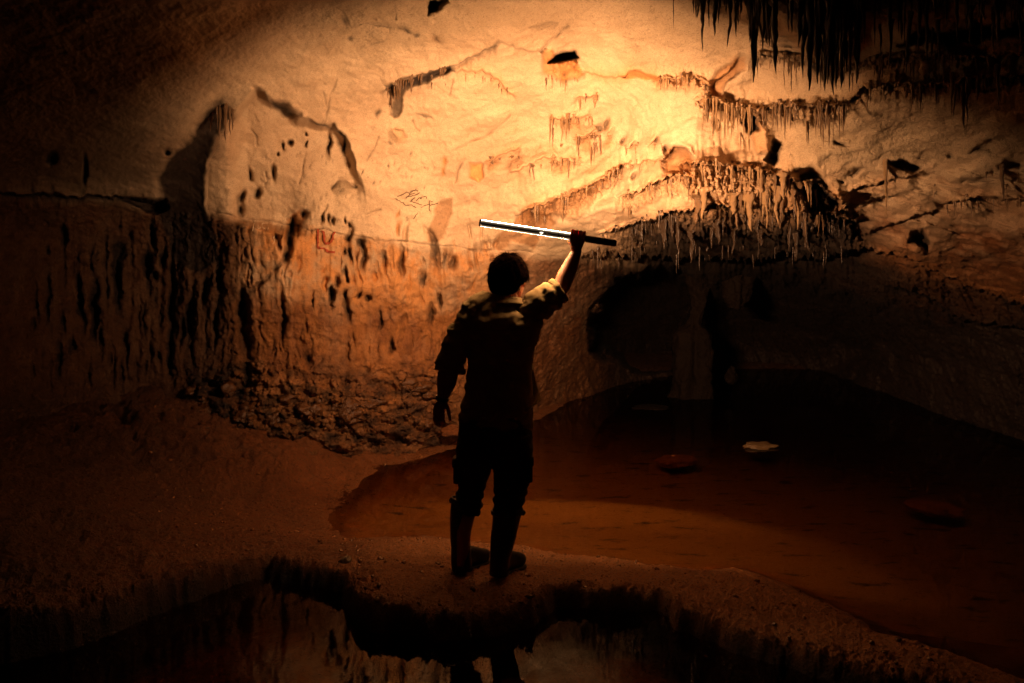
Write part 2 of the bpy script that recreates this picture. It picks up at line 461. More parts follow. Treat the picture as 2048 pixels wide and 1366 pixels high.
# --- hand-placed pits, slots and drips
for x, y, rx, ry in [(555,472,5,8),(560,490,4,11),(579,490,7,24),(574,515,4,12),(697,478,6,9),(688,503,4,8),(699,506,5,14),(727,484,8,8),(727,512,4.5,24),(803,524,5,28),
        (868,506,6,34),(908,528,7,10),(770,520,3,16),(548,344,4,15),(500,350,4,9),(511,384,6,9),(483,394,5,13),(483,421,5,9),(607,430,6,8),(584,455,7,18),
        (646,438,3,10),(659,440,3,9),(667,443,2.5,5),(692,440,2,5),(699,448,2.5,5),(690,545,3,10),(672,562,3.5,10),(692,559,4,5),(692,590,4,6),(720,590,3.5,7),(737,596,4,4),
        (695,615,5,28),(666,595,5,18),(664,585,3,14),(585,287,2.5,4),(581,285,3,3),(612,270,2.5,3),(612,288,2,5),(660,288,3,22),(555,305,2,4),(567,290,2,6),(490,650,9,62),(498,752,10,30),(480,610,5,30),
        (565,640,4,45),(345,600,6,110),(380,640,7,45),(366,660,4,25),(305,470,5,26),(292,520,9,16),(298,545,6,10),(312,552,5,7),(325,520,6,14),(330,505,5,14),(233,560,8,60),
        (190,620,6,55),(162,600,5,45),(240,500,10,20),(128,470,6,20),(105,316,9,11),(168,338,4,22),(332,306,5,5),(627,600,2,12),(617,715,7,12),(688,285,3,12),
        (440,560,5,35),(412,580,6,25),(430,650,4,40),(890,520,3,16),(845,560,4,14),(860,630,4,18),(780,690,4,14),(760,640,3,20),(880,600,3,16)]:
    spot(x, y, rx, ry, 0.16, random.uniform(-.1, .1), 2.2, drk=0.78, warp=1.1)
for i in range(150):
    x = random.uniform(420, 1000); y = random.uniform(455, 720)
    spot(x, y, random.uniform(1.5, 4), random.uniform(4, 20), random.uniform(0.02, .07), random.uniform(-.15, .15), 2.0, drk=random.uniform(0.0, .4), org=random.uniform(0, .4), warp=1.0)
for i in range(60):
    x = random.uniform(60, 420); y = random.uniform(430, 760)
    spot(x, y, random.uniform(2, 5), random.uniform(8, 40), random.uniform(0.03, .09), 0, 2.0, drk=random.uniform(0.1, .45), warp=1.0)
for i in range(60):
    x = random.uniform(520, 880); y = random.uniform(300, 460)
    spot(x, y, random.uniform(0.8, 1.6), random.uniform(2, 5), 0.015, random.uniform(.1, .6), 2.0, drk=random.uniform(.3, .7), warp=0.3)
# tan flowstone strip, brown drapery stains
patch([(556,485),(568,480),(574,520),(592,560),(580,610),(566,600),(560,545),(545,525)], -0.03, 6, cl=-0.5, pt=-0.6, drk=0.10)
patch([(908,396),(880,402),(868,416),(872,430),(866,446),(858,462),(854,482),(868,484),(884,474),(896,450),(906,430),(902,412)], 0.02, 4, drk=0.38, org=0.4)
patch([(1062,418),(1040,430),(1020,452),(996,470),(985,490),(1000,505),(1018,492),(1024,478),(1046,490),(1062,496),(1082,470),(1110,452),(1100,430)], 0.02, 4, drk=0.40, org=0.45)
patch([(570,440),(600,420),(610,440),(600,475),(588,500),(572,480)], 0.04, 6, drk=0.35, org=0.7)
patch([(938,328),(964,326),(966,352),(955,362),(936,352)], 0.05, 4, org=0.75)
for p in [(890,320,5,8),(886,340,3,10),(800,455,4,14),(797,430,3,8)]:
    spot(*p, 0.02, 0.15, 2, org=0.8, drk=0.3)
spot(687,375,20,15,-0.06,0.2,4, pt=0.7); crack([(664,375),(675,362),(695,362),(712,374)], 2.5, 0.06, 0.7)
spot(798,268,16,12,-0.05,0.4,3, org=0.25); crack([(790,258),(806,262),(814,274)], 2, 0.05, 0.5)
spot(848,232,14,3,0.02,0.3,2,drk=.6); spot(780,286,5,3,0.02,0.3,2,drk=.6); spot(757,225,4,6,0.03,0,2,drk=.8)
for pts in ([(755,275),(748,300),(735,322)],[(905,160),(900,185),(897,190)],[(760,420),(735,430)],[(1020,230),(990,260),(940,285),(905,300)],[(930,320),(915,340),(908,365)],
            [(500,260),(512,275),(515,290)],[(610,310),(600,350),(598,365)],[(655,410),(648,425)],[(825,240),(830,255),(838,262)],[(530,345),(533,365),(527,370)],[(780,60),(770,80),(740,90)],
            [(688,30),(700,55),(720,48),(760,50),(805,60)],[(790,10),(792,40)]):
    crack(pts, 1.7, 0.04, 0.5)
spot(815,60,12,4,0.05,0.2,2,drk=.8); spot(832,68,5,3,0.03,0,2,drk=.8); spot(875,82,9,5,0.05,0.4,2,drk=.8,org=.3); spot(690,47,5,9,0.06,-.3,2,drk=.8); spot(702,78,5,4,0.04,0,2,drk=.7)
patch([(858,0),(890,0),(882,12),(868,24),(858,28)], 0.35, 6, drk=0.9)
ledge([(720,30),(760,42),(810,60)], 0.05, 14, 0.05, 18, 15)
# --- ledges of the lit ceiling
ledge([(764,182),(800,160),(850,148),(905,130),(945,112),(1000,84)], 0.16, 22, 0.07, 30, 14, drk=0.75)
patch([(766,170),(782,168),(788,182),(806,165),(850,150),(900,134),(905,140),(860,160),(820,172),(802,192),(798,220),(786,236),(778,230),(784,200)], 0.06, 4, drk=0.78)
ledge([(915,142),(960,142),(1000,160),(1030,196)], 0.09, 16, 0.05, 20, 12, org=0.35, drk=0.2)
ledge([(1000,84),(1060,100),(1090,105)], 0.07, 14, 0.06, 20, 12, drk=0.3)
patch([(1060,52),(1085,45),(1115,44),(1110,54),(1080,62)], 0.04, 5, drk=0.25, pt=0.6)
crack([(1135,50),(1118,68),(1098,85),(1082,104)], 3.5, 0.06, 0.35)
patch([(1112,112),(1128,104),(1150,103),(1156,114),(1140,120),(1118,124),(1096,126)], 0.45, 4, drk=0.97, warp=0.5)
patch([(1085,104),(1105,100),(1120,118),(1155,122),(1166,150),(1150,158),(1120,160),(1088,150)], -0.06, 6, org=0.62, pt=0.3)
patch([(1120,128),(1155,124),(1160,140),(1136,150),(1126,172),(1122,140)], -0.03, 4, org=0.5, drk=0.15)
for i in range(26):
    spot(random.uniform(1086,1160), random.uniform(102,156), random.uniform(2,5), random.uniform(2,6), random.uniform(-.05,.07), 0, 2, drk=random.uniform(0,.5), org=.2)
ledge([(1165,140),(1190,150),(1212,158),(1240,152),(1262,144),(1290,146),(1320,156)], 0.06, 16, 0.05, 16, 10, org=0.55, drk=0.15)
patch([(1240,152),(1270,142),(1300,148),(1325,156),(1290,160),(1262,158)], 0.02, 3, org=0.7, drk=0.12, pt=.6)
ledge([(1310,160),(1345,155),(1390,156),(1420,172),(1445,150),(1480,118)], 0.16, 18, 0.12, 26, 12, drk=0.35, org=0.35)
patch([(1415,172),(1438,140),(1470,120),(1492,118),(1490,140),(1460,160),(1440,190),(1420,205)], 0.10, 6, org=0.4, drk=0.25)
ledge([(1405,196),(1450,206),(1500,224),(1560,212),(1620,216),(1690,206)], 0.30, 26, 0.16, 24, 14, drk=0.55, org=0.2, teeth=10)
ledge([(1690,205),(1740,170),(1800,168),(1830,172),(1900,163),(1990,150),(2100,148)], 0.24, 26, 0.16, 26, 14, drk=0.55, org=0.2, teeth=10)
ledge([(1500,120),(1560,112),(1620,122),(1690,140),(1760,120),(1850,110),(1960,112),(2100,104)], 0.22, 26, 0.10, 30, 20, drk=0.5, teeth=10)
for k in range(5):
    crack([(1522, 70 + 10 * k), (1560, 73 + 10 * k), (1605, 70 + 11 * k)], 2.2, 0.05, 0.7)
patch([(1484,228),(1510,238),(1520,262),(1500,268),(1484,250)], 0.3, 5, drk=0.9)
patch([(1545,282),(1560,284),(1556,310),(1545,330),(1530,318)], 0.3, 5, drk=0.9)
patch([(1510,245),(1538,260),(1540,300),(1516,305),(1505,270)], -0.14, 8, org=0.35)
patch([(1330,300),(1352,292),(1372,300),(1384,330),(1380,352),(1330,350)], 0.16, 8, org=0.5, drk=0.25)
ledge([(1325,318),(1345,296),(1362,292),(1384,312)], 0.14, 20, 0.08, 14, 6, drk=0.5)
# little clusters in the middle
for pts, dp in (([(1100,232),(1140,240),(1178,232)], .09), ([(1148,270),(1172,272),(1190,262)], .09), ([(1150,195),(1190,190)], .06), ([(1210,275),(1225,255)], .08), ([(1255,292),(1272,280)], .08),
                ([(1300,290),(1318,276)], .08), ([(975,325),(1000,310),(1040,300)], .07), ([(1020,345),(1060,325),(1105,308)], .07), ([(1098,318),(1130,316),(1160,330)], .08),
                ([(1240,330),(1290,322),(1330,318)], .10)):
    ledge(pts, dp, 16, 0.06, 14, 8, drk=0.3, org=0.25)
for p in [(1125,335,18,14),(1170,290,14,20),(1145,250,20,10),(985,330,10,10),(1215,290,9,10)]:
    spot(*p, -0.07, 0, 2, org=0.35, drk=0.15, pt=0.5)
for x, y in [(1198,258),(1212,248),(1246,278),(1316,282),(1330,300),(1270,352)]:
    spot(x, y, 4, 9, 0.10, 0.5, 2, drk=0.7)
# drapery bands
ledge([(1040,430),(1080,408),(1120,396),(1180,372),(1215,350),(1245,330)], 0.26, 34, 0.10, 30, 16, drk=0.30, org=0.3, teeth=10)
patch([(1062,414),(1120,394),(1180,370),(1222,345),(1215,362),(1192,378),(1186,412),(1150,440),(1100,430),(1060,440)], -0.05, 6, org=0.25, drk=0.25)
ledge([(1240,395),(1300,372),(1340,352),(1390,356)], 0.22, 30, 0.10, 24, 16, drk=0.35, org=0.3, teeth=10)
ledge([(1370,330),(1440,326),(1500,338),(1560,350),(1640,372),(1690,410)], 0.34, 34, 0.20, 30, 18, drk=0.30, org=0.25, teeth=12)
ledge([(1210,470),(1290,440),(1360,424),(1450,410),(1560,420),(1660,430),(1720,440)], 0.34, 34, 0.14, 34, 22, drk=0.45, org=0.2, teeth=12)
ledge([(1170,512),(1220,506),(1260,517),(1310,512),(1360,526),(1430,514),(1500,524),(1560,510),(1640,516),(1730,500)], 0.5, 40, 0.12, 40, 30, drk=0.15, teeth=22)
patch([(1600,345),(1625,338),(1650,362),(1680,410),(1660,430),(1615,420),(1590,380)], 0.28, 10, drk=0.75)  # triangular shadow beside the drapery, painted dark
def crust(pts, h, amp, drk=0.25, org=0.2):
    xs, ys = zip(*pts)
    s = win(xs[0], xs[-1], min(ys) - 10, max(ys) + h + 10)
    px, py = PXw[s], PYw[s]
    v = py - np.interp(px, xs, ys) + 8 * pn(px / 14, py * 0, 3.0)
    m = sstep(xs[0] - 12, xs[0] + 12, px) * (1 - sstep(xs[-1] - 12, xs[-1] + 12, px)) * sstep(-6, 4, v) * (1 - sstep(h * 0.55, h * (1 + 0.3 * pn(px / 9, 0 * py, 1.0)), v))
    a = ridge(px / 12, py / 55, 2.0, 3); b = fbm(px / 5, py / 7, 6.0, 3)
    dR[s] -= (m * amp * (a + 0.6 * b)).astype(np.float32)
    dark[s] += m * drk * np.clip(0.6 - a, 0, 1.2)
    orange[s] += m * org * np.clip(0.5 + b, 0, 1)
    pit[s] += m * 0.4
crust([(1040,428),(1080,406),(1120,394),(1180,370),(1245,328)], 46, 0.06, 0.35)
crust([(1240,394),(1300,370),(1340,350),(1390,354)], 44, 0.06, 0.35)
crust([(1375,326),(1440,322),(1500,334),(1560,346),(1640,368),(1700,412)], 92, 0.13, 0.5)
crust([(1200,466),(1290,436),(1450,408),(1560,416),(1720,436)], 96, 0.12, 0.85, 0.1)
crust([(1310,158),(1345,153),(1390,154),(1420,170)], 30, 0.05, 0.3, .35)
crust([(1400,192),(1450,202),(1500,220),(1560,208),(1620,212),(1690,202)], 46, 0.08, 0.4, .25)
crust([(1690,203),(1740,168),(1830,170),(1900,161),(2060,148)], 34, 0.07, 0.4, .25)
crust([(1500,110),(1560,104),(1620,114),(1690,132),(1760,112),(1960,106)], 26, 0.06, 0.4, .1)
# right-hand ceiling
patch([(1776,322),(1800,320),(1822,330),(1840,336),(1822,346),(1795,338)], 0.24, 5, drk=0.85)  # shadow behind a rock, painted dark over a small recess
spot(1680,284,9,4,0.12,0.1,2,drk=.9); spot(1712,344,16,5,0.10,-.4,2,drk=.85); spot(1682,362,5,3,0.08,0,2,drk=.7); spot(1960,300,18,5,0.10,-.5,2,drk=.7); spot(1955,360,30,4,0.1,-.12,2,drk=.7)
spot(1980,180,28,4,0.10,-.1,2,drk=.8); spot(2030,330,14,6,0.12,0,2,drk=.8); spot(1900,312,7,4,.07,0,2,drk=.6); spot(1840,312,6,3,.06,0,2,drk=.6)
ledge([(1700,380),(1760,365),(1840,350)], 0.10, 14, 0.06, 18, 14, drk=0.3, org=.2)
ledge([(1680,420),(1740,400),(1790,392)], 0.12, 16, 0.06, 18, 14, drk=0.3)
ledge([(1880,402),(1960,396),(2060,400)], 0.12, 18, 0.08, 18, 16, drk=0.3, org=.2)
ledge([(1730,470),(1800,440),(1880,420)], 0.10, 18, 0.06, 18, 16, drk=0.3)
patch([(1820,470),(1846,462),(1856,486),(1850,500),(1824,484)], 0.28, 6, drk=0.9)
ledge([(1700,498),(1800,512),(1880,545),(1960,580),(2060,610)], 0.14, 26, 0.12, 26, 20, drk=0.35, org=.2, teeth=12)
ledge([(1780,570),(1850,590),(1930,640),(2060,660)], 0.16, 26, 0.12, 26, 20, drk=0.35, teeth=12)
# --- passages at the back, much of their darkness painted on
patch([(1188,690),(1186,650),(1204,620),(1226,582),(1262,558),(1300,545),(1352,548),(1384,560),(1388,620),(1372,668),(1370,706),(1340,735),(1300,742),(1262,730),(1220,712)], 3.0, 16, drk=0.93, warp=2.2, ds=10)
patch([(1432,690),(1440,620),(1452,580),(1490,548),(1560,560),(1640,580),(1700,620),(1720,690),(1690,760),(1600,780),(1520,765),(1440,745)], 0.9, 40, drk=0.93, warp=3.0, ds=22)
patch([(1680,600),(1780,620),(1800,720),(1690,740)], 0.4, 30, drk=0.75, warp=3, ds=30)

# rock masses at the top right, unlit black put into the colour
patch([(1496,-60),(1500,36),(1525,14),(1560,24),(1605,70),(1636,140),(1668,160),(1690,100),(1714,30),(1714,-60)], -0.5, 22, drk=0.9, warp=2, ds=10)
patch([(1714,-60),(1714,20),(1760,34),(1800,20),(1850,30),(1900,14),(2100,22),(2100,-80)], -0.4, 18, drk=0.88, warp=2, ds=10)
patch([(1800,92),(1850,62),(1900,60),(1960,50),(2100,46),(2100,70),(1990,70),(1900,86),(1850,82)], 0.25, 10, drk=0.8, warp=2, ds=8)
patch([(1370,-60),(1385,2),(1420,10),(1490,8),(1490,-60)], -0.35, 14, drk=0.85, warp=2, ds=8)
# --- fine relief along the surface normal
dark = np.clip(dark, 0, 0.985); clay = np.clip(clay, 0, 1); orange = np.clip(orange, 0, 0.85); pit = np.clip(pit, 0, 1)
RR = np.maximum(R0 + dR, 1.6)
X, Y, Z = DX * RR, DY * RR, CZ + DZ * RR
def normals(X, Y, Z):
    Pn = np.stack([X, Y, Z], -1)
    du = np.gradient(Pn, axis=1); dv = np.gradient(Pn, axis=0)
    N = np.cross(du, dv); N /= np.linalg.norm(N, axis=-1, keepdims=True) + 1e-9
    return N
N = normals(X, Y, Z)
flip = (N[..., 0] * DX + N[..., 1] * DY + N[..., 2] * DZ) > 0
N[flip] *= -1                               # towards the viewer / inside of the cave
f1 = fbm(X * 9, Y * 9, Z * 9, 4).astype(np.float32)
f3 = fbm(X * 23, Y * 23, Z * 19, 4, 0.6).astype(np.float32)
fine = 0.009 * f1 + 0.004 * f3 + pit * 0.016 * f1 + clay * below * 0.012 * f3 + 0.003 * f3
X += N[..., 0] * fine; Y += N[..., 1] * fine; Z += N[..., 2] * fine

idx = np.arange(NR * NC).reshape(NR, NC)
quads = np.stack([idx[:-1, :-1], idx[:-1, 1:], idx[1:, 1:], idx[1:, :-1]], -1)[:, :, ::-1]
V = np.stack([X, Y, Z], -1).reshape(-1, 3)
TI = np.stack([clay, dark, orange, pit], -1).reshape(-1, 4)
is_ceil = (VB[:-1, :-1] < 0)
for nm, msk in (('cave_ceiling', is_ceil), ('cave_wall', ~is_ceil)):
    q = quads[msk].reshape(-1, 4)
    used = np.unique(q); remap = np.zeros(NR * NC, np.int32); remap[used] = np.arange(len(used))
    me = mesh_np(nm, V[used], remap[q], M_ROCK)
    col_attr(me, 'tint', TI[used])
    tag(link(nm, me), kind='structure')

def cave_at(px, py):
    """point of the cave surface seen at a photo pixel, and its inward normal"""
    a = math.atan((px - 1024) / F); e = math.atan((HOR - py) / F * math.cos(a))
    j = int(np.clip(np.searchsorted(A1, a), 1, NC - 1)); i = int(np.clip(np.searchsorted(E1, e), 1, NR - 1))
    return Vector((X[i, j], Y[i, j], Z[i, j])), Vector(N[i, j])
# ------------------------------------------------------------------ ground, pools
WZ, LZ = 0.12, 0.10
def gxy(px, py, z):
    D = (CZ - z) * F / (py - HOR)
    return ((px - 1024) / F * D, D)
pool = [gxy(x, y, WZ) for x, y in [(700,1082),(800,1072),(900,1074),(980,1090),(1100,1108),(1250,1126),(1380,1136),(1480,1142),(1560,1168),(1700,1232),(1850,1292),(2100,1380),
        (2700,1250),(2700,800),(2048,735),(1500,738),(1200,745),(1120,815),(1060,845),(960,880),(880,908),(760,938),(700,985),(655,1040)]]
edge = [gxy(x, y, 0.19) for x, y in [(-300,1345),(150,1255),(250,1215),(330,1182),(420,1152),(505,1122),(530,1112),(570,1124),(640,1142),(690,1150),(704,1180),(722,1208),(770,1226),(850,1238),
        (930,1240),(1010,1228),(1070,1206),(1105,1176),(1150,1174),(1210,1184),(1280,1184),(1328,1182),(1348,1200),(1372,1226),(1440,1250),(1520,1275),(1610,1302),(1730,1334),(1900,1372),(2300,1440)]]
edge += [(4.6, 2.9), (-4.8, 2.9)]

def ground_height(x, y):
    j1 = fbm(x * 3, y * 3, 0.5, 4); j2 = fbm(x * 3, y * 3, 7.5, 4)
    dp = sdist_poly(x + 0.10 * j1, y + 0.12 * j2, pool)
    k1 = fbm(x * 7, y * 7, 2.5, 3, 0.42); k2 = fbm(x * 7, y * 7, 5.5, 3, 0.42)
    de = sdist_poly(x + 0.05 * k1, y + 0.05 * k2, edge)
    out = np.maximum(dp, 0)
    leftb = sstep(0.2, -1.5, x)
    h = WZ + 0.075 * (1 - np.exp(-out / (0.14 + 0.7 * sstep(0.1, -0.6, x) * sstep(6.2, 6.9, y)))) + leftb * 0.15 * np.maximum(out - 0.35, 0) * sstep(0.2, 1.8, de) + 0.02 * np.minimum(out, 2)
    h = np.where(dp < 0, WZ - 0.13 * (1 - np.exp(dp / 0.35)), h)
    rough = sstep(-0.02, 0.12, dp)
    bank = leftb * sstep(0.5, 1.6, out)
    h = h + rough * (0.022 * j1 + 0.016 * k1) + (1 - rough) * 0.012 * j1
    h = h + bank * (0.05 * j2 + 0.06 * np.clip(ridge(x * 2.2, y * 1.6, 4.0, 3), -0.3, 1.2))
    g = fbm(x * 30, y * 30, 1.5, 4, 0.65)
    h = h + rough * 0.016 * g
    lumps = leftb * sstep(0.15, 0.6, dp) * sstep(7.0, 7.9, y) * sstep(-4.2, -3.0, x)
    h = h + lumps * 0.16 * np.clip(ridge(x * 3.4, y * 3.4, 9.0, 3), -0.1, 1.3)
    # broken edge of the ledge, then the bed of the lower pool
    drop = sstep(0.01, -0.10, de)
    bed = -0.10 + 0.05 * j1 + 0.03 * k2 + 0.10 * np.exp(-((x - 0.95) / 0.55) ** 2 - ((y - 4.55) / 0.28) ** 2)
    rim = np.exp(-(np.maximum(de, 0) / 0.07)) * sstep(-0.05, 0.02, de)
    h = h + rim * (0.035 * k2 + 0.02 * g - 0.01)
    h = h * (1 - drop) + bed * drop
    return h, dp, de, k1

NDg, NXg = 760, 1000
Dr = np.exp(np.linspace(math.log(2.6), math.log(16.5), NDg))
pxs = np.linspace(-330, 2380, NXg)
GX = ((pxs[None, :] - 1024) / F) * Dr[:, None]; GY = Dr[:, None] + 0 * GX
GH, dp, de, k1 = ground_height(GX, GY)
gi = np.arange(NDg * NXg).reshape(NDg, NXg)
gq = np.stack([gi[:-1, :-1], gi[:-1, 1:], gi[1:, 1:], gi[1:, :-1]], -1).reshape(-1, 4)
gv = np.stack([GX, GY, GH], -1).reshape(-1, 3)
# the rest of the cave floor, behind and beside the view
xs = np.linspace(-9, 9, 70); ys = np.linspace(-9, 3.2, 50)
BX, BY = np.meshgrid(xs, ys)
BH = 0.06 + 0.10 * fbm(BX * 0.8, BY * 0.8, 3.0, 4) - 0.12 * sstep(2.0, 2.7, BY) * 3
bi = np.arange(BX.size).reshape(BX.shape) + len(gv)
bq = np.stack([bi[:-1, :-1], bi[:-1, 1:], bi[1:, 1:], bi[1:, :-1]], -1).reshape(-1, 4)
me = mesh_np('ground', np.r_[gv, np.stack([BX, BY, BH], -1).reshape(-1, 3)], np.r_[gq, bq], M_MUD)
org = np.exp(-((dp + 0.05 + 0.1 * k1) / 0.20) ** 2) * 0.18 * sstep(11, 9, GY)
ti = np.zeros((NDg, NXg, 4), np.float32)
ti[..., 2] = org
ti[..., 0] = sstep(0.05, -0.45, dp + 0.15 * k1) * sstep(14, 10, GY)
ti[..., 2] += 0.9 * sstep(0.0, 0.12, dp) * sstep(-1.25, -0.6, GX + 0.2 * k1) * sstep(6.9, 6.3, GY + 0.2 * k1)  # ledge lightened in the colour where lamplight falls short
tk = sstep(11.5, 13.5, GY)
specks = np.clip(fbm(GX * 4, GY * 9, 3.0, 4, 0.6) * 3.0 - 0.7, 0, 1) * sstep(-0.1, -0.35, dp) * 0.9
ti[..., 1] = specks + 0.95 * sstep(0.03, -0.06, de) * sstep(-0.35, -0.1, de) + 0.4 * np.clip(-k1, 0, 1) * sstep(0.15, 0.0, np.abs(de))  # dark specks, plus undercut shade painted onto the ledge face
ti[..., 1] += 0.7 * sstep(-1.4, -3.0, GX + 0.2 * k1) + 0.85 * tk  # left bank's light fall-off painted dark; far shore darkened too
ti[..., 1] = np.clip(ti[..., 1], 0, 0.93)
ti[..., 3] = sstep(-0.22, -0.02, dp)
t2 = np.zeros((BX.size, 4), np.float32); t2[:, 3] = 1
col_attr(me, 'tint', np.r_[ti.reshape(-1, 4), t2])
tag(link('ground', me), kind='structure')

def ground_z(x, y):
    return float(ground_height(np.array([[x]]), np.array([[y]]))[0][0, 0])

def flat(name, poly, z, mat):
    bm = bmesh.new()
    f = bm.faces.new([bm.verts.new((x, y, z)) for x, y in poly])
    if f.normal.z < 0: f.normal_flip()
    bmesh.ops.triangulate(bm, faces=bm.faces[:])
    me = bpy.data.meshes.new(name); bm.to_mesh(me); bm.free(); me.materials.append(mat)
    return link(name, me)
tag(flat('pool_water', [(-3.2, 8.0), (-1.7, 6.75), (-0.95, 6.3), (-0.4, 6.2), (0.5, 5.95), (1.0, 5.6), (1.35, 5.25), (1.75, 4.8), (2.1, 4.35), (3.0, 3.8), (8, 3.5), (8, 16), (-1, 16), (-3.2, 10)], WZ, water_material('murky still water', (0.78, 0.66, 0.42))), kind='structure')
tag(flat('lower_pool_water', [(-5.2, 2.6), (5.2, 2.6), (3.2, 4.6), (1.4, 5.3), (-0.5, 5.5), (-1.6, 5.9), (-3.5, 5.9)], LZ, water_material('dark still water', (0.62, 0.42, 0.22))), kind='structure')

# ------------------------------------------------------------------ stones and columns
M_STONE = plain('damp pale stone', (0.14, 0.08, 0.032), 0.5, (14, 0.6, 0.03), 0.6, 8)
M_RED = plain('red stone under water', (0.50, 0.17, 0.05), 0.5, (14, 0.6, 0.03), 0.6, 8)
M_BROWN = plain('brown flowstone', (0.011, 0.0055, 0.0026), 0.8, (18, 0.8, 0.04), 0.7, 6, Specular_IOR_Level=0.15)

def noisy_ball(name, rx, ry, rz, seed, mat, amp=0.25, sub=4):
    bm = bmesh.new(); bmesh.ops.create_icosphere(bm, subdivisions=sub, radius=1)
    v = np.array([x.co for x in bm.verts])
    nn = fbm(v[:, 0] * 1.3 + seed, v[:, 1] * 1.3, v[:, 2] * 1.3, 4)
    v = v * (1 + amp * nn)[:, None] * np.array([rx, ry, rz])
    for a, c in zip(bm.verts, v): a.co = c
    for f in bm.faces: f.smooth = True
    me = bpy.data.meshes.new(name); bm.to_mesh(me); bm.free(); me.materials.append(mat)
    return me
def stone(px, py, z, wpx, hpx, seed, mat, label, group=None, name='stone'):
    x, y = gxy(px, py, z)
    w = wpx / F * y / 2
    o = link(name, noisy_ball(name, w, w * 0.8, hpx / F * y, seed, mat, 0.5))
    o.location = (x, y, z); o.rotation_euler = (0, 0, seed)
    return tag(o, label, 'stone', group)
stone(1519, 893, WZ, 70, 8, 0.3, M_STONE, 'pale pointed stone breaking the surface of the dark pool', 'stones in the pool')
stone(1352, 922, WZ - .05, 92, 9, 1.0, M_RED, 'long reddish stone just under the pool surface, left of the pale pointed stone', 'stones in the pool')
stone(1868, 1016, WZ - .045, 110, 10, 2.0, M_RED, 'reddish stone with a dark knob, lying in the pool near the right edge', 'stones in the pool')
stone(1300, 815, WZ, 80, 3, 3.1, M_BROWN, 'thin flat slab lying at the far waterline of the pool', 'stones in the pool')
stone(1462, 752, WZ + .25, 30, 18, 5.0, M_BROWN, 'small knob of brown rock at the far waterline beside the columns')
stone(690, 1124, 0.21, 30, 12, 4.2, M_STONE, 'small pale stone on the lip of the mud ledge left of the boots')
stone(370, 888, 0.42, 84, 22, 6.0, M_MUD, 'dark mud lump at the foot of the left wall', None, 'mud_lump')
stone(905, 862, 0.3, 60, 10, 7.0, M_MUD, 'low mud lump on the bank behind the hanging hand', None, 'mud_lump')
stone(140, 990, 0.34, 60, 8, 8.0, M_STONE, 'flat stone catching a faint light on the dark left bank')

# loose grit on the ledge and bank, rubble along the foot of the left wall
def scatter(name, items, mat, label, seed):
    r = np.random.default_rng(seed); pv, pf = [], []
    for k in range(7):
        m_ = noisy_ball('tmp', 1, 0.85, 0.7, 3.7 * k + seed, mat, 1.15, 3 if name == 'rubble' else 2)
        pv.append(np.array([v.co for v in m_.vertices])); pf.append(np.array([p.vertices[:] for p in m_.polygons])); bpy.data.meshes.remove(m_)
    V_, F_, o_ = [], [], 0
    for (x, y, z, s_) in items:
        k = r.integers(7); a = r.uniform(0, 6.28); c, q = math.cos(a), math.sin(a); v = pv[k] * s_ * r.uniform(0.7, 1.2, 3)
        V_.append(np.stack([v[:, 0] * c - v[:, 1] * q + x, v[:, 0] * q + v[:, 1] * c + y, v[:, 2] + z], -1)); F_.append(pf[k] + o_); o_ += len(v)
    return tag(link(name, mesh_np(name, np.concatenate(V_), np.concatenate(F_), mat)), label, 'rubble', kind='stuff')
rg = np.random.default_rng(77)
M_GRIT = plain('wet grit', (0.26, 0.105, 0.032), 0.22, (40, 0.5, 0.01), 0.8, 12)
cand = [gxy(px, py, 0.2) for px, py in zip(rg.uniform(330, 1900, 2600), rg.uniform(1030, 1340, 2600))]
cand += [gxy(px, py, 0.3) for px, py in zip(rg.uniform(300, 1000, 500), rg.uniform(870, 1060, 500))]
ca = np.array(cand); hh, dpc, dec, _k = ground_height(ca[:, 0], ca[:, 1])
ok = (dpc > 0.03) & (dec > 0.01) & (pn(ca[:, 0] * 3, ca[:, 1] * 3, 4.4) > -0.12)
scatter('grit', [(x, y, h, s_) for (x, y), h, s_ in zip(ca[ok], hh[ok], 0.003 + 0.016 * rg.random(ok.sum()) ** 5)], M_GRIT, 'loose wet grit strewn over the mud ledge and bank', 1)
items = []
for i in range(230):
    px = rg.uniform(380, 860); py = rg.normal(812, 26) - 0.00 * px
    s_px = 2 + 20 * rg.random() ** 4
    if pn(np.float32(px / 40), np.float32(py / 30), np.float32(1.5)) < -0.08: continue
    p, nn = cave_at(px, py)
    zg = ground_z(p.x, p.y)
    if p.z < zg - 0.02:
        x, y = gxy(px, py, 0.35); p = Vector((x, y, ground_z(x, y)))
    items.append((p.x, p.y + 0.2 * s_px / F * p.y, p.z - 0.25 * s_px / F * p.y, s_px / F * p.y))
M_CLOD = plain('dark clay rubble', (0.10, 0.040, 0.013), 0.4, (24, 0.8, 0.03), 0.7, 8)
scatter('rubble', items, M_CLOD, 'dark clay rubble heaped along the foot of the left wall', 2)

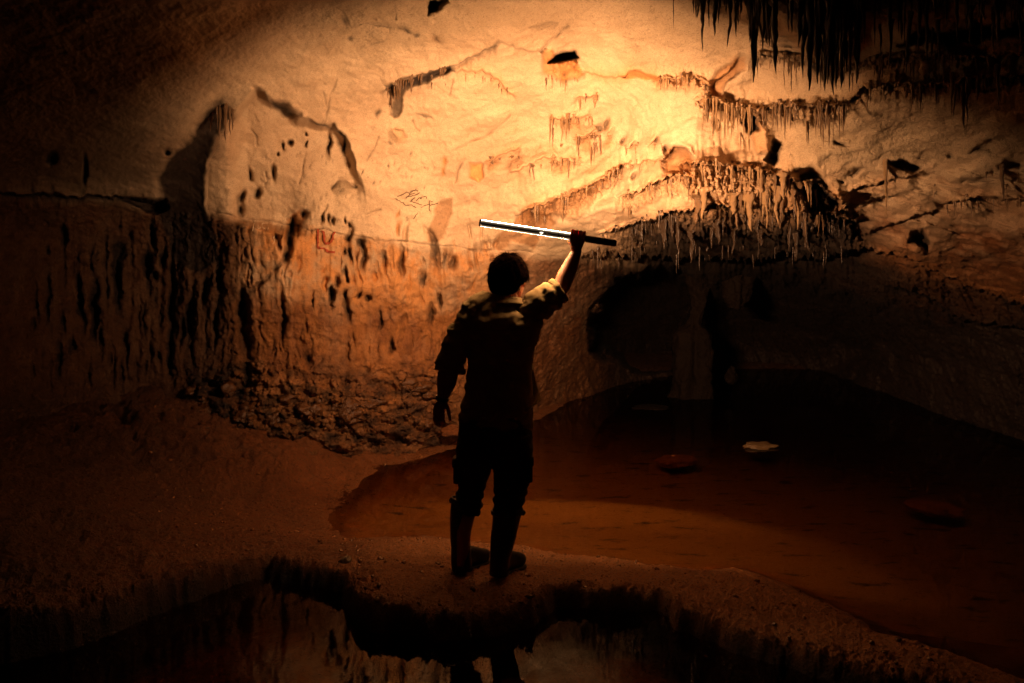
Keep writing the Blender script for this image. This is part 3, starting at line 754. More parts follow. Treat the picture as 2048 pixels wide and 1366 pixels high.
def loft_np(path, seg=20, cap=True, sq=2.0, ref=(0, 1, 0)):
    """path: list of (pos, r_side, r_depth); returns verts, quads (as ngon-free arrays)"""
    pts = [Vector(p[0]) for p in path]; vs = []; ref = Vector(ref)
    for i, (p, ra, rb) in enumerate(path):
        t = (pts[min(i + 1, len(pts) - 1)] - pts[max(i - 1, 0)]).normalized()
        side = t.cross(ref); side.normalize(); dep = side.cross(t).normalized()
        for k in range(seg):
            a = 2 * math.pi * k / seg
            c, s_ = math.cos(a), math.sin(a)
            c = math.copysign(abs(c) ** (2 / sq), c); s_ = math.copysign(abs(s_) ** (2 / sq), s_)
            vs.append(Vector(p) + side * (ra * c) + dep * (rb * s_))
    return vs
def loft(bm, path, seg=20, sq=2.0, ref=(0, 1, 0)):
    vs = [bm.verts.new(v) for v in loft_np(path, seg, True, sq, ref)]
    n = len(path)
    for i in range(n - 1):
        for k in range(seg):
            a, b = i * seg + k, i * seg + (k + 1) % seg
            bm.faces.new((vs[a], vs[b], vs[b + seg], vs[a + seg]))
    bm.faces.new(vs[:seg][::-1]); bm.faces.new(vs[-seg:])
    return vs

def column(name, prof, y, label, seed, cat='rock column'):
    bm = bmesh.new(); path = []
    prof = sorted(prof)
    ps = np.linspace(prof[0][0], prof[-1][0], 90)
    cx = np.interp(ps, [p[0] for p in prof], [p[1] for p in prof]); hw = np.interp(ps, [p[0] for p in prof], [p[2] for p in prof])
    loft(bm, [(P(c, p, y), h / F * y, h / F * y * 0.9) for p, c, h in zip(ps, cx, hw)], 48)
    v = np.array([x.co for x in bm.verts])
    nn = fbm(v[:, 0] * 5 + seed, v[:, 1] * 5, v[:, 2] * 1.2, 4) * 0.15 + 0.04 * fbm(v[:, 0] * 16, v[:, 1] * 16, v[:, 2] * 9 + seed, 3)
    c0 = np.repeat(np.array([P(c, p, y) for p, c in zip(ps, cx)]), 48, 0)
    d = v - c0; d[:, 2] = 0; L = np.linalg.norm(d, axis=1) + 1e-6
    v = v + d / L[:, None] * nn[:, None]
    for a, c in zip(bm.verts, v): a.co = c
    for f in bm.faces: f.smooth = True
    me = bpy.data.meshes.new(name); bm.to_mesh(me); bm.free(); me.materials.append(M_BROWN)
    return tag(link(name, me), label, cat)
column('rock_column', [(515,1398,34),(560,1396,22),(620,1395,17),(650,1392,20),(668,1390,34),(720,1386,36),(775,1384,44),(800,1384,50)], 12.6,
       'thick brown rock column standing in the dark between the two passages', 1.0)
column('rock_stub', [(520,1480,30),(560,1478,24),(600,1474,20),(618,1470,12)], 12.2, 'broken stub of flowstone hanging right of the rock column', 2.0, 'stalactite')

# ------------------------------------------------------------------ stalactites
M_STAL = plain('brown stalactite calcite', (0.30, 0.175, 0.075), 0.42, (30, 0.5, 0.02), 0.7, 9)
M_STALB = plain('unlit stalactite calcite', (0.045, 0.024, 0.011), 0.35, (30, 0.5, 0.02), 0.7, 9)  # dark of unlit stalactites put into the base colour
M_STALD = plain('dark stalactite calcite', (0.16, 0.085, 0.035), 0.4, (30, 0.5, 0.02), 0.7, 9)
SV, SF = [], []
for kx in range(10):
    seg, nr = 8, 12
    r = np.random.default_rng(100 + kx)
    zs = np.linspace(0, 1, nr); prof = (1 - zs) ** (0.55 + 0.6 * r.random()) * (1 + 0.18 * r.normal(size=nr)) * 0.85 + 0.12
    prof[0] *= 1.25; prof[1] *= 1.1; prof[-1] = 0.05
    bx = np.cumsum(r.normal(size=nr)) * 0.12; by = np.cumsum(r.normal(size=nr)) * 0.12
    vv = []
    for i in range(nr):
        for k in range(seg):
            a = 2 * math.pi * k / seg + 0.15 * i
            q = prof[i] * (1 + 0.16 * r.normal())
            vv.append((q * math.cos(a) + bx[i] - bx[0], q * math.sin(a) + by[i] - by[0], -zs[i]))
    ff = [(i * seg + k, i * seg + (k + 1) % seg, (i + 1) * seg + (k + 1) % seg, (i + 1) * seg + k) for i in range(nr - 1) for k in range(seg)]
    SV.append(np.array(vv)); SF.append(np.array(ff)[:, ::-1])
SMESH = {}
for kx in range(10):
    for nm, m in (('b', M_STAL), ('d', M_STALD), ('k', M_STALB)):
        SMESH[kx, nm] = mesh_np('stalactite', SV[kx], SF[kx], m)

# (pixel line of the roots, count, length range px, radius range px, material, lift px, label, group)
T = []
def fringe(pts, n, L, r, mat, label, group, jitter=6, power=1.7, pull=0.0):
    xs, ys = zip(*pts)
    seg = [math.dist(pts[i], pts[i + 1]) for i in range(len(pts) - 1)]; tot = sum(seg)
    made = 0
    while made < n:
        t = random.random() * tot; k = 0
        while t > seg[k]: t -= seg[k]; k += 1
        u = t / seg[k]
        x = pts[k][0] + u * (pts[k + 1][0] - pts[k][0]); y = pts[k][1] + u * (pts[k + 1][1] - pts[k][1])
        dens = float(pn(np.float32(x / 26.0), np.float32(y / 40.0), np.float32(2.2)))
        if dens < 0.0 and random.random() < 0.75: continue
        made += 1
        y += random.uniform(-jitter, jitter)
        ln = (L[0] + (L[1] - L[0]) * random.random() ** power) * (0.75 + 1.0 * max(dens, 0))
        T.append((x, y, ln, r[0] + (r[1] - r[0]) * random.random() * (0.5 + 0.5 * ln / L[1]), mat, label, group, pull))
def area(x0, x1, y0, y1, n, L, r, mat, label, group, power=1.3, pull=0.0):
    for i in range(n):
        ln = L[0] + (L[1] - L[0]) * random.random() ** power
        T.append((random.uniform(x0, x1), random.uniform(y0, y1), ln, random.uniform(*r), mat, label, group, pull))
G1 = ('thin dark stalactite under the left end of the curved lit ceiling ledge', 'stalactites under the curved ledge')
fringe([(772,178),(800,162),(850,150),(905,132)], 34, (10, 46), (1.5, 3.6), 'd', *G1)
fringe([(778,182),(800,172)], 8, (30, 58), (3, 5), 'd', *G1)
fringe([(930,146),(985,158),(1025,192)], 12, (8, 26), (1.2, 2.4), 'b', 'tiny tan stalactite along the rust-stained arch on the bright ceiling', 'stalactites along the rust-stained arch')
fringe([(1092,152),(1125,160),(1160,158)], 10, (8, 34), (1.3, 3.0), 'b', 'small drip under the rusty hole in the brightest ceiling', 'drips under the rusty hole')
fringe([(1318,160),(1350,156),(1395,160),(1415,176)], 30, (10, 42), (1.5, 3.6), 'b', 'short tan stalactite on the bright lip right of the rusty hole', 'stalactites on the bright lip')
G2 = ('slim stalactite in the tangled cluster beside the large pale ceiling hollow', 'stalactites in the tangled middle cluster')
fringe([(1405,198),(1450,206),(1500,224)], 52, (24, 112), (1.8, 4.2), 'b', *G2, 10)
G3 = ('dark pointed stalactite in the long row below the thick black cluster', 'stalactites in the row below the black cluster')
fringe([(1500,226),(1560,213),(1620,218),(1690,208)], 60, (26, 112), (1.8, 4.4), 'd', *G3, 9)
G4 = ('stalactite on the jagged ledge running to the right edge', 'stalactites on the jagged right ledge')
fringe([(1690,206),(1740,172),(1830,174),(1900,166),(2046,152)], 56, (10, 48), (1.8, 4.2), 'b', *G4, 8)
for x, y, l, r in ((1926,165,92,8),(1936,168,78,5),(1912,172,60,5),(1994,150,66,5),(1842,172,58,3),(1905,165,66,4)):
    T.append((x, y, l, r, 'd', 'long thick dark stalactite hanging from the jagged right ledge', 'long stalactites on the jagged right ledge', 0.1))
G5 = ('near black stalactite hanging at the top edge over the pitted bright ceiling', 'stalactites over the pitted ceiling')
for x, l, r in ((1398,40,5),(1405,98,6),(1411,88,4),(1416,50,3),(1432,72,7),(1440,44,4),(1452,30,3),(1464,100,6),(1471,70,5),(1478,44,4),(1347,58,1.6),(1386,26,3),(1392,34,4)):
    T.append((x, random.uniform(-6, 6), l, r, 'k', *G5, 0.35))
fringe([(1385,-12),(1500,-6)], 14, (18, 60), (2.5, 5), 'k', *G5, 6, pull=0.3)
G6 = ('black stalactite in the thick cluster at the top right', 'stalactites in the thick black cluster')
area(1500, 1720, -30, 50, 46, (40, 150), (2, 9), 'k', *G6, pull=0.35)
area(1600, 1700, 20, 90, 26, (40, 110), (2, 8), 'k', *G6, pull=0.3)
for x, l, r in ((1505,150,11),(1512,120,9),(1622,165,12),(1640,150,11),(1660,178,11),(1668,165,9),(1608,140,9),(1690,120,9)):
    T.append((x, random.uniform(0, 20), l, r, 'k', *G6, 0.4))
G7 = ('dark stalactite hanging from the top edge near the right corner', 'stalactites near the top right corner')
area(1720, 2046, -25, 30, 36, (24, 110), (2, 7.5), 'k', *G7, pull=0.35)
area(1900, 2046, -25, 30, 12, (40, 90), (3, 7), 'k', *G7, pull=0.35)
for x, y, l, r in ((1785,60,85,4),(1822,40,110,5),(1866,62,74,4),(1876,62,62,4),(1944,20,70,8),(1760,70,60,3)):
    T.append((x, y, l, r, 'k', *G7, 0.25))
fringe([(1500,122),(1560,114),(1620,124),(1690,142),(1760,122),(1850,112),(1960,114),(2046,106)], 60, (10, 64), (1.6, 4.4), 'd', 'dark stalactite on the broken upper ledge just under the black cluster', 'stalactites on the broken upper ledge', 9)
G8 = ('pale crusted stalactite in the hanging drapery right of the light tube', 'stalactites in the drapery right of the tube')
fringe([(1380,334),(1450,330),(1550,352),(1640,374)], 52, (8, 70), (1.8, 5.4), 'b', *G8, 10)
fringe([(1450,360),(1560,380),(1650,400)], 26, (10, 84), (1.8, 5.2), 'b', *G8, 12)
G9 = ('fine brown stalactite fringing the dark overhang above the passages', 'stalactites above the dark passages')
fringe([(1230,468),(1300,440),(1400,424),(1560,424),(1700,440)], 60, (10, 60), (1.3, 3.2), 'k', *G9, 14)
fringe([(1180,505),(1300,500),(1500,500),(1700,490)], 46, (8, 46), (1.3, 3.0), 'k', *G9, 16)
for i in range(16):
    T.append((random.uniform(1390, 1680), random.uniform(345, 400), random.uniform(30, 84), random.uniform(5, 11), random.choice('bd'), *G8, 0.0))
for i in range(16):
    T.append((random.uniform(1260, 1700), random.uniform(432, 480), random.uniform(26, 60), random.uniform(5, 10), 'k', *G9, 0.0))
G10 = ('stalactite in the slanting fringe just above the light tube', 'stalactites in the fringe above the tube')
fringe([(1050,424),(1110,404),(1180,376),(1240,338)], 52, (12, 60), (1.6, 4.0), 'b', *G10, 8)
fringe([(1245,396),(1300,374),(1340,356),(1385,356)], 34, (12, 56), (1.6, 4.0), 'b', 'stalactite on the short ledge between the two hanging draperies', 'stalactites between the draperies', 8)
G11 = ('small stalactite in the scattered clumps below the brightest ceiling', 'stalactites in scattered bright clumps')
for x0, x1, y, n, L in ((1100,1140,236,9,(14,60)),(1145,1185,236,7,(10,34)),(1150,1192,274,14,(16,72)),(1150,1192,194,7,(10,34)),(1100,1160,322,16,(12,50)),
                      (980,1040,318,7,(8,28)),(1020,1100,332,7,(8,36)),(1195,1230,278,5,(14,50)),(1250,1330,292,6,(8,20)),(1240,1330,326,9,(8,26))):
    area(x0, x1, y - 5, y + 5, n, L, (1.4, 3.4), 'b', *G11)
G12 = ('dark stalactite hanging off the edge of the black hollow on the left', 'stalactites at the left hollow')
for x, y, l, r in ((434,222,40,4),(441,218,62,5),(450,215,66,6),(459,222,48,5),(466,225,36,4),(425,235,30,4)):
    T.append((x, y, l, r, 'd', *G12, 0.05))
G13 = ('thin drip on the dim ceiling toward the right edge', 'drips on the dim right ceiling')
fringe([(1890,402),(1960,398),(2044,402)], 14, (10, 44), (1.4, 3), 'd', *G13, 4)
area(1700, 2040, 330, 420, 10, (10, 30), (1.4, 3), 'd', *G13)
T.append((1771, 332, 104, 5, 'b', 'knotted single drip standing out alone on the sandy right ceiling', None, 0.02))
T.append((2003, 340, 60, 6, 'b', 'stout lone drip near the right edge below the sandy ceiling', None, 0.02))
T.append((1122, 292, 46, 3, 'b', 'brightest straw-like drip in the clump under the bright ceiling', None, 0.0))

T = [t[:4] + (random.choice('bbd'),) + t[5:] if t[4] == 'b' else t for t in T]
T.sort(key=lambda t: -(t[2] * t[3]))
rest_v, rest_f, rest_m, off = [], [], [], 0
for i, (px, py, ln, rp, mat, label, group, pull) in enumerate(T):
    p, nrm = cave_at(px, py)
    D = p.y
    if pull:
        D = D * (1 - pull * 0.12); p = P(px, py, D)
    L = ln / F * D; r = rp / F * D
    up = 0.35 * L if not pull else 0.6 * L
    up = min(up, 0.016 if not pull else 0.06)
    p = p + Vector((0, 0.4 * r if not pull else 0, up)); L += up
    kx = random.randrange(10); rot = random.uniform(0, 6.28)
    if i < 296:
        o = bpy.data.objects.new('stalactite', SMESH[kx, mat]); COL.objects.link(o)
        o.location = p; o.scale = (r, r, L); o.rotation_euler = (random.gauss(0, .03), random.gauss(0, .03), rot)
        tag(o, label, 'stalactite', group)
    else:
        c, s_ = math.cos(rot), math.sin(rot)
        v = SV[kx]
        w = np.stack([(v[:, 0] * c - v[:, 1] * s_) * r + p.x, (v[:, 0] * s_ + v[:, 1] * c) * r + p.y, v[:, 2] * L + p.z], -1)
        rest_v.append(w); rest_f.append(SF[kx] + off); off += len(v); rest_m += ['bdk'.index(mat)] * len(SF[kx])
me = mesh_np('small_stalactites', np.concatenate(rest_v), np.concatenate(rest_f), M_STAL)
me.materials.append(M_STALD); me.materials.append(M_STALB)
me.polygons.foreach_set('material_index', np.array(rest_m, np.int32))
tag(link('small_stalactites', me), 'fine fringe of tiny stalactites along all the ceiling ledges', 'stalactites', kind='stuff')

# ------------------------------------------------------------------ writing on the wall
def strokes(name, lines, wpx, mat, label, cat='graffiti', off=0.014):
    vs, fs = [], []
    for ln in lines:
        pts = []
        for (ax, ay), (bx, by) in zip(ln[:-1], ln[1:]):
            k = max(2, int(math.dist((ax, ay), (bx, by)) / 2))
            pts += [(ax + (bx - ax) * t / k, ay + (by - ay) * t / k) for t in range(k)]
        pts.append(ln[-1])
        b0 = len(vs)
        for i, (x, y) in enumerate(pts):
            p, nn = cave_at(x, y)
            q0 = pts[max(i - 1, 0)]; q1 = pts[min(i + 1, len(pts) - 1)]
            tx, ty = q1[0] - q0[0], q1[1] - q0[1]; l = math.hypot(tx, ty) + 1e-6
            w = wpx * (0.6 + 0.7 * random.random()) * 0.5
            pc = p + nn * off
            for s_ in (-1, 1):
                vs.append(pc + Vector((-ty / l * w * s_, 0, -tx / l * w * s_)) * (p.y / F))
        for i in range(len(pts) - 1):
            a = b0 + 2 * i; fs.append((a, a + 1, a + 3, a + 2))
    o = link(name, mesh_np(name, np.array(vs), np.array(fs), mat))
    return tag(o, label, cat)
M_INK = plain('faded dark marker', (0.10, 0.045, 0.018), 0.8, None, 0.8, 60)
M_REDP = plain('rust red paint', (0.34, 0.06, 0.018), 0.8, None, 0.7, 60)
M_CHALK = plain('pale scratch', (0.72, 0.58, 0.40), 0.8, None, 0.5, 60)
def z1(l): return [(760 + u * 180 / 1639, 350 + v * 150 / 1366) for u, v in l]
strokes('wall_writing', [z1(l) for l in ([(305,388),(400,350),(470,305),(510,315),(540,355),(500,385),(460,435)], [(530,300),(600,275),(690,270),(655,295)], [(540,360),(610,325)], [(500,395),(570,385),(640,355),(715,320)],
        [(540,475),(590,435),(630,410)], [(540,475),(590,485),(640,505),(700,525),(750,545)], [(655,465),(710,425),(770,395),(820,390),(840,430)], [(720,430),(750,435)],
        [(255,432),(300,445),(345,485),(385,500),(400,490)], [(400,505),(470,550),(560,550),(600,575),(655,600)], [(735,600),(780,565),(860,535),(920,545),(980,525),(1040,505)], [(880,470),(890,560),(895,660)], [(880,470),(960,490)], [(600,800),(640,740),(675,690)])],
        1.5, M_INK, 'faint dark scrawled handwriting on the smooth pale ceiling left of the tube')
def z2(l): return [(480 + u * 300 / 2048, 420 + v * 200 / 1365) for u, v in l]
strokes('wall_writing', [z2(l) for l in ([(1070,290),(1060,360),(1058,430),(1050,510)], [(1050,510),(1110,535),(1200,565),(1270,570)], [(1130,295),(1150,390),(1165,470)], [(1165,470),(1205,420),(1240,470)], [(1240,470),(1260,400),(1275,330)])],
        4.2, M_REDP, 'rust red letters L and W with an underline on the rough wall', off=0.030)
strokes('wall_writing', [z2(l) for l in ([(160,180),(185,230)], [(205,165),(185,230),(180,275)], [(240,225),(225,270),(255,280),(262,235),(268,285)], [(330,200),(290,225),(285,280),(325,290),(345,260)], [(335,320),(350,270),(370,320),(385,280)], [(450,360),(445,420),(440,470)])],
        1.2, M_CHALK, 'pale scratched letters on the wall beside the black hollow', off=0.016)
# ------------------------------------------------------------------ the person
M_SKIN = plain('skin', (0.38, 0.165, 0.08), 0.5, (60, 0.15, 0.004), 0.25, 30, Subsurface_Weight=0.6, Subsurface_Scale=0.026)
M_SKIN.node_tree.nodes['Principled BSDF'].inputs['Subsurface Radius'].default_value = (1.0, 0.36, 0.16)
M_SHIRT = plain('khaki cotton', (0.30, 0.205, 0.085), 0.95, (160, 0.25, 0.003), 0.35, 14, Specular_IOR_Level=0.08)
M_TROUS = plain('dark work trousers', (0.030, 0.024, 0.018), 0.9, (120, 0.25, 0.003), 0.4, 12)
M_BOOT = plain('muddy rubber boots', (0.014, 0.010, 0.007), 0.5, (30, 0.3, 0.006), 0.5, 10)
M_HAIR = plain('dark brown hair', (0.005, 0.0025, 0.0014), 0.7, None, 0.5, 40, Specular_IOR_Level=0.0)
M_BLACK = plain('black plastic', (0.012, 0.011, 0.010), 0.35, None, 0.2, 30)
M_HOUS = plain('dark grey aluminium housing', (0.34, 0.29, 0.22), 0.5, None, 0.2, 50)
M_STEEL = plain('steel watch case', (0.55, 0.5, 0.42), 0.25, None, 0.2, 50, Metallic=1.0)
PXM = 1.0 / F
YB = 5.60

def remesh(bm, name, voxel, mat, smooth=4, wrinkle=None):
    bmesh.ops.recalc_face_normals(bm, faces=bm.faces[:])
    me = bpy.data.meshes.new(name); bm.to_mesh(me); bm.free()
    o = bpy.data.objects.new('tmp', me); COL.objects.link(o)
    m = o.modifiers.new('r', 'REMESH'); m.mode = 'VOXEL'; m.voxel_size = voxel; m.use_smooth_shade = True
    s = o.modifiers.new('s', 'SMOOTH'); s.factor = 0.5; s.iterations = smooth
    dg = bpy.context.evaluated_depsgraph_get()
    out = bpy.data.meshes.new_from_object(o.evaluated_get(dg), depsgraph=dg)
    COL.objects.unlink(o); bpy.data.objects.remove(o); bpy.data.meshes.remove(me)
    out.name = name
    nv = len(out.vertices)
    if wrinkle:
        co = np.empty(nv * 3, np.float32); out.vertices.foreach_get('co', co); co = co.reshape(-1, 3)
        no = np.empty(nv * 3, np.float32); out.vertex_normals.foreach_get('vector', no); no = no.reshape(-1, 3)
        co = co + no * wrinkle(co)[:, None]
        out.vertices.foreach_set('co', co.ravel().astype(np.float32))
    out.polygons.foreach_set('use_smooth', np.ones(len(out.polygons), bool))
    out.materials.clear(); out.materials.append(mat); out.update()
    return out

# the tube's axis, left cap -> right end of the handle
TL, TR = P(960, 445.5, 5.67), P(1231, 486.5, 5.57)
TAX = (TR - TL).normalized(); TLEN = (TR - TL).length; TRAD = 0.0195
def tube_t(px): return (px - 960) / 271.0
HC = TL.lerp(TR, tube_t(1157))                       # middle of the grip
UP = Vector((0, 0, 1)); BK = TAX.cross(UP).normalized()
if BK.y > 0: BK = -BK                                # towards the camera
UP = BK.cross(TAX).normalized()
if UP.z < 0: UP = -UP

def hand(bm, wrist, fing, thumb, palm):
    loft(bm, palm, 16, 2.6)
    for f in fing: loft(bm, f, 10)
    loft(bm, thumb, 10)

def chain(pts, r0, r1):
    n = len(pts)
    return [(p, r0 + (r1 - r0) * i / (n - 1), r0 + (r1 - r0) * i / (n - 1)) for i, p in enumerate(pts)]
def arc(pts, n=10):
    """Catmull-Rom through points"""
    q = [pts[0]] + list(pts) + [pts[-1]]; out = []
    for i in range(1, len(q) - 2):
        for k in range(n):
            t = k / n; a, b, c, d = q[i - 1], q[i], q[i + 1], q[i + 2]
            out.append(0.5 * ((2 * b) + (c - a) * t + (2 * a - 5 * b + 4 * c - d) * t * t + (3 * b - a - 3 * c + d) * t ** 3))
    out.append(Vector(pts[-1])); return out

bm = bmesh.new()
# torso, neck and head
loft(bm, [(P(1000, 850, YB), .13, .09), (P(1000, 760, YB), .135, .085), (P(1000, 680, YB), .16, .095), (P(1000, 640, YB), .19, .085), (P(1008, 615, YB), .11, .075),
          (P(1013, 600, YB + .01), .062, .064), (P(1016, 580, YB + .02), .058, .062), (P(1018, 565, YB + .03), .06, .065)], 24)
HY = YB + .045
hc = P(1017, 556, HY)
def ell(bm, c, rx, ry, rz, rotz=0.0, sub=4):
    M = Matrix.Translation(c) @ Matrix.Rotation(rotz, 4, 'Z') @ Matrix.Diagonal((rx, ry, rz, 1))
    bmesh.ops.create_icosphere(bm, subdivisions=sub, radius=1, matrix=M)
yaw = -0.62                                          # the face looks away and to the right
fw = Vector((-math.sin(yaw), math.cos(yaw), 0)); rt = Vector((fw.y, -fw.x, 0))
ell(bm, hc + Vector((0, 0, .012)), .078, .097, .105, yaw)
ell(bm, hc + fw * .048 + Vector((0, 0, -.050)), .058, .062, .072, yaw)       # jaw
ell(bm, hc + fw * .090 + Vector((0, 0, -.098)), .026, .022, .022, yaw, 3)    # chin
loft(bm, [(hc + fw * .086 + Vector((0, 0, .012)), .009, .010), (hc + fw * .108 + Vector((0, 0, -.022)), .014, .014), (hc + fw * .098 + Vector((0, 0, -.036)), .017, .010)], 10)   # nose
for s_ in (-1, 1):
    ell(bm, hc + rt * (.079 * s_) + fw * -.004 + Vector((0, 0, -.018)), .010, .021, .032, yaw + .35 * s_, 3)      # ears
    ell(bm, hc + rt * (.032 * s_) + fw * .084 + Vector((0, 0, .004)), .014, .010, .010, yaw, 3)                  # eyes
    ell(bm, hc + rt * (.034 * s_) + fw * .086 + Vector((0, 0, .024)), .022, .010, .007, yaw, 3)                  # brow
    ell(bm, hc + rt * (.046 * s_) + fw * .070 + Vector((0, 0, -.030)), .022, .020, .020, yaw, 3)                 # cheek
ell(bm, hc + fw * .098 + Vector((0, 0, -.064)), .024, .012, .006, yaw, 3)
ell(bm, hc + fw * .098 + Vector((0, 0, -.074)), .021, .012, .006, yaw, 3)
# right arm, raised
elb = P(1122, 578, 5.61)
wr = HC - UP * .070 + BK * .022
loft(bm, [(P(1062, 618, YB), .060, .060), (P(1092, 600, 5.58), .056, .056), (P(1115, 584, 5.60), .050, .052), (elb + Vector((.006, 0, .02)), .048, .052),
          (P(1131, 553, 5.61), .050, .050), (P(1141, 532, 5.605), .044, .044), (P(1149, 513, 5.59), .034, .035), (P(1154, 500, 5.58), .028, .026), (wr, .029, .022)], 20)
C = HC
hand(bm, wr,
     [chain(arc([C + TAX * s + BK * .024 + UP * (-.020), C + TAX * s + BK * .030 + UP * .012, C + TAX * s + BK * (.012) + UP * .033, C + TAX * s - BK * .020 + UP * .028,
                 C + TAX * s - BK * .033 + UP * .002, C + TAX * s - BK * .020 - UP * .024]), .0118 - .001 * (k == 3), .0085) for k, s in enumerate((-.034, -.0115, .011, .032))],
     chain(arc([wr - TAX * .012 + UP * .012, C - TAX * .040 + BK * .016 - UP * .030, C - TAX * .043 - BK * .012 - UP * .030, C - TAX * .026 - BK * .034 - UP * .014]), .0145, .0095),
     [(wr, .029, .020), (C - UP * .045 + BK * .028, .036, .017), (C - UP * .020 + BK * .031, .043, .014), (C + UP * .004 + BK * .031, .044, .012), (C + UP * .012 + BK * .028, .042, .010)])
# left arm, hanging
wl = P(886, 801, 5.60)
loft(bm, [(P(930, 645, YB), .060, .06), (P(912, 690, 5.60), .056, .056), (P(901, 730, 5.59), .056, .056), (P(896, 748, 5.585), .058, .056), (P(893, 765, 5.585), .056, .054),
          (P(889, 783, 5.59), .042, .042), (P(886, 796, 5.60), .031, .029), (wl, .029, .026), (P(884, 806, 5.60), .030, .024)], 20)
pl = lambda x, y, d=0.0: P(x, y, 5.60 + d)
hand(bm, wl,
     [chain(arc([pl(872, 826, .01), pl(869, 838, .012), pl(873, 848, .03), pl(880, 852, .055)]), .0115, .0085),
      chain(arc([pl(877, 828, .0), pl(874, 841, .0), pl(879, 851, .018), pl(886, 853, .045)]), .012, .009),
      chain(arc([pl(882, 828, -.008), pl(880, 841, -.008), pl(884, 850, .01), pl(890, 850, .035)]), .012, .0088),
      chain(arc([pl(887, 826, -.014), pl(886, 838, -.014), pl(889, 845, .0), pl(892, 848, .024)]), .0112, .0082)],
     chain(arc([pl(889, 806, -.008), pl(895, 815, -.02), pl(898, 828, -.022), pl(901, 842, -.016)]), .0145, .0085),
     [(P(884, 804, 5.60), .029, .024), (pl(880, 813), .034, .022), (pl(878, 824), .036, .018), (pl(878, 831), .034, .014)])
# legs inside the trousers and boots
loft(bm, [(P(1000, 845, YB), .14, .10), (P(995, 900, YB), .14, .10), (P(990, 915, YB), .12, .09)], 20)
for xs in (((962, 900), (945, 960), (938, 1010), (925, 1060), (922, 1130)), ((1022, 900), (1022, 960), (1014, 1010), (1007, 1060), (1001, 1135))):
    yy = 5.63 if xs[0][0] < 1000 else 5.56
    loft(bm, [(P(x, y, yy), r, r) for (x, y), r in zip(xs, (.075, .065, .05, .05, .038))], 18)
body_me = remesh(bm, 'person', 0.0042, M_SKIN, 3)
person = bpy.data.objects.new('person', body_me); COL.objects.link(person)
tag(person, 'person seen from behind in khaki shirt, holding a light tube overhead', 'person')

# hair: a full cap with strands
def hair_r(d):
    """radius of the hair shell in head-local direction d (x right, y away, z up)"""
    k = 1.0
    return k
bm = bmesh.new()
bmesh.ops.create_uvsphere(bm, u_segments=120, v_segments=80, radius=1)
v = np.array([x.co for x in bm.verts])
nn = 0.10 * fbm(v[:, 0] * 5, v[:, 1] * 5, v[:, 2] * 1.4, 4) + 0.05 * fbm(v[:, 0] * 16, v[:, 1] * 16, v[:, 2] * 2.5, 3)
face = np.clip(v @ np.array([fw.x, fw.y, -0.25]), 0, 1)
sc_ = (1 + nn) * (1 - 0.20 * sstep(0.35, 0.8, face))
R3 = np.array([.117, .124, .130])
low = np.clip(-v[:, 2], 0, 1)
lr = v[:, 0]
w = v * sc_[:, None] * R3
w[:, 0] *= (1 - 0.12 * low ** 2)                        # narrows to the nape
w[:, 0] -= 0.014 * low
w[:, 2] += 0.075 * np.clip(lr, 0, 1) * low * sstep(0.1, 0.7, lr)      # shorter on the right, above the cheek
w[:, 2] -= 0.012 * low * sstep(0.2, -0.4, lr)
hcc = np.array(P(1017, 553, YB + .035))
for a, c in zip(bm.verts, w + hcc): a.co = c
kill = [f for f in bm.faces if (Vector(f.calc_center_median()) - Vector(hcc)).normalized().dot(fw) > 0.62 and f.calc_center_median().z < hcc[2] + 0.055]
bmesh.ops.delete(bm, geom=kill, context='FACES')
for f in bm.faces: f.smooth = True
cap_me = bpy.data.meshes.new('hair'); bm.to_mesh(cap_me); bm.free()
hv = np.array([x.co for x in cap_me.vertices]); 
hf = [tuple(p.vertices) for p in cap_me.polygons]
sv = []; sf = []
r = np.random.default_rng(5)
for i in range(4200):
    j = r.integers(len(hv)); p = Vector(hv[j]); d = (p - Vector(hcc)); n_ = d.normalized()
    if n_.dot(fw) > 0.6 and n_.z < 0.5: continue
    down = (Vector((0, 0, -1)) - n_ * (-n_.z)); down = down.normalized() if down.length > 1e-3 else Vector((1, 0, 0))
    down = (down + Vector(r.normal(size=3)) * 0.28).normalized()
    L = r.uniform(.02, .06); lift = r.uniform(0.0, .014) if r.random() < .88 else r.uniform(.012, .03)
    wd = r.uniform(.0006, .0016)
    side = n_.cross(down).normalized() * wd
    b0 = len(sv)
    for k in range(5):
        t = k / 4
        c = p - n_ * .003 + down * (L * t) + n_ * (lift * t * t - 0.35 * L * L * t * t / .12 * (n_.z > -0.2))
        e = side * (1 - 0.85 * t)
        sv += [c - e, c + e, c + n_ * wd * (1 - t)]
    for k in range(4):
        a = b0 + 3 * k
        sf += [(a, a + 1, a + 4, a + 3), (a + 1, a + 2, a + 5, a + 4), (a + 2, a, a + 3, a + 5)]
base = len(hv)
hair_me = bpy.data.meshes.new('hair')
hair_me.from_pydata([tuple(x) for x in hv] + [tuple(x) for x in sv], [], hf + [tuple(base + q for q in f) for f in sf])
hair_me.polygons.foreach_set('use_smooth', np.ones(len(hair_me.polygons), bool))
hair_me.materials.append(M_HAIR)
link('hair', hair_me, person)

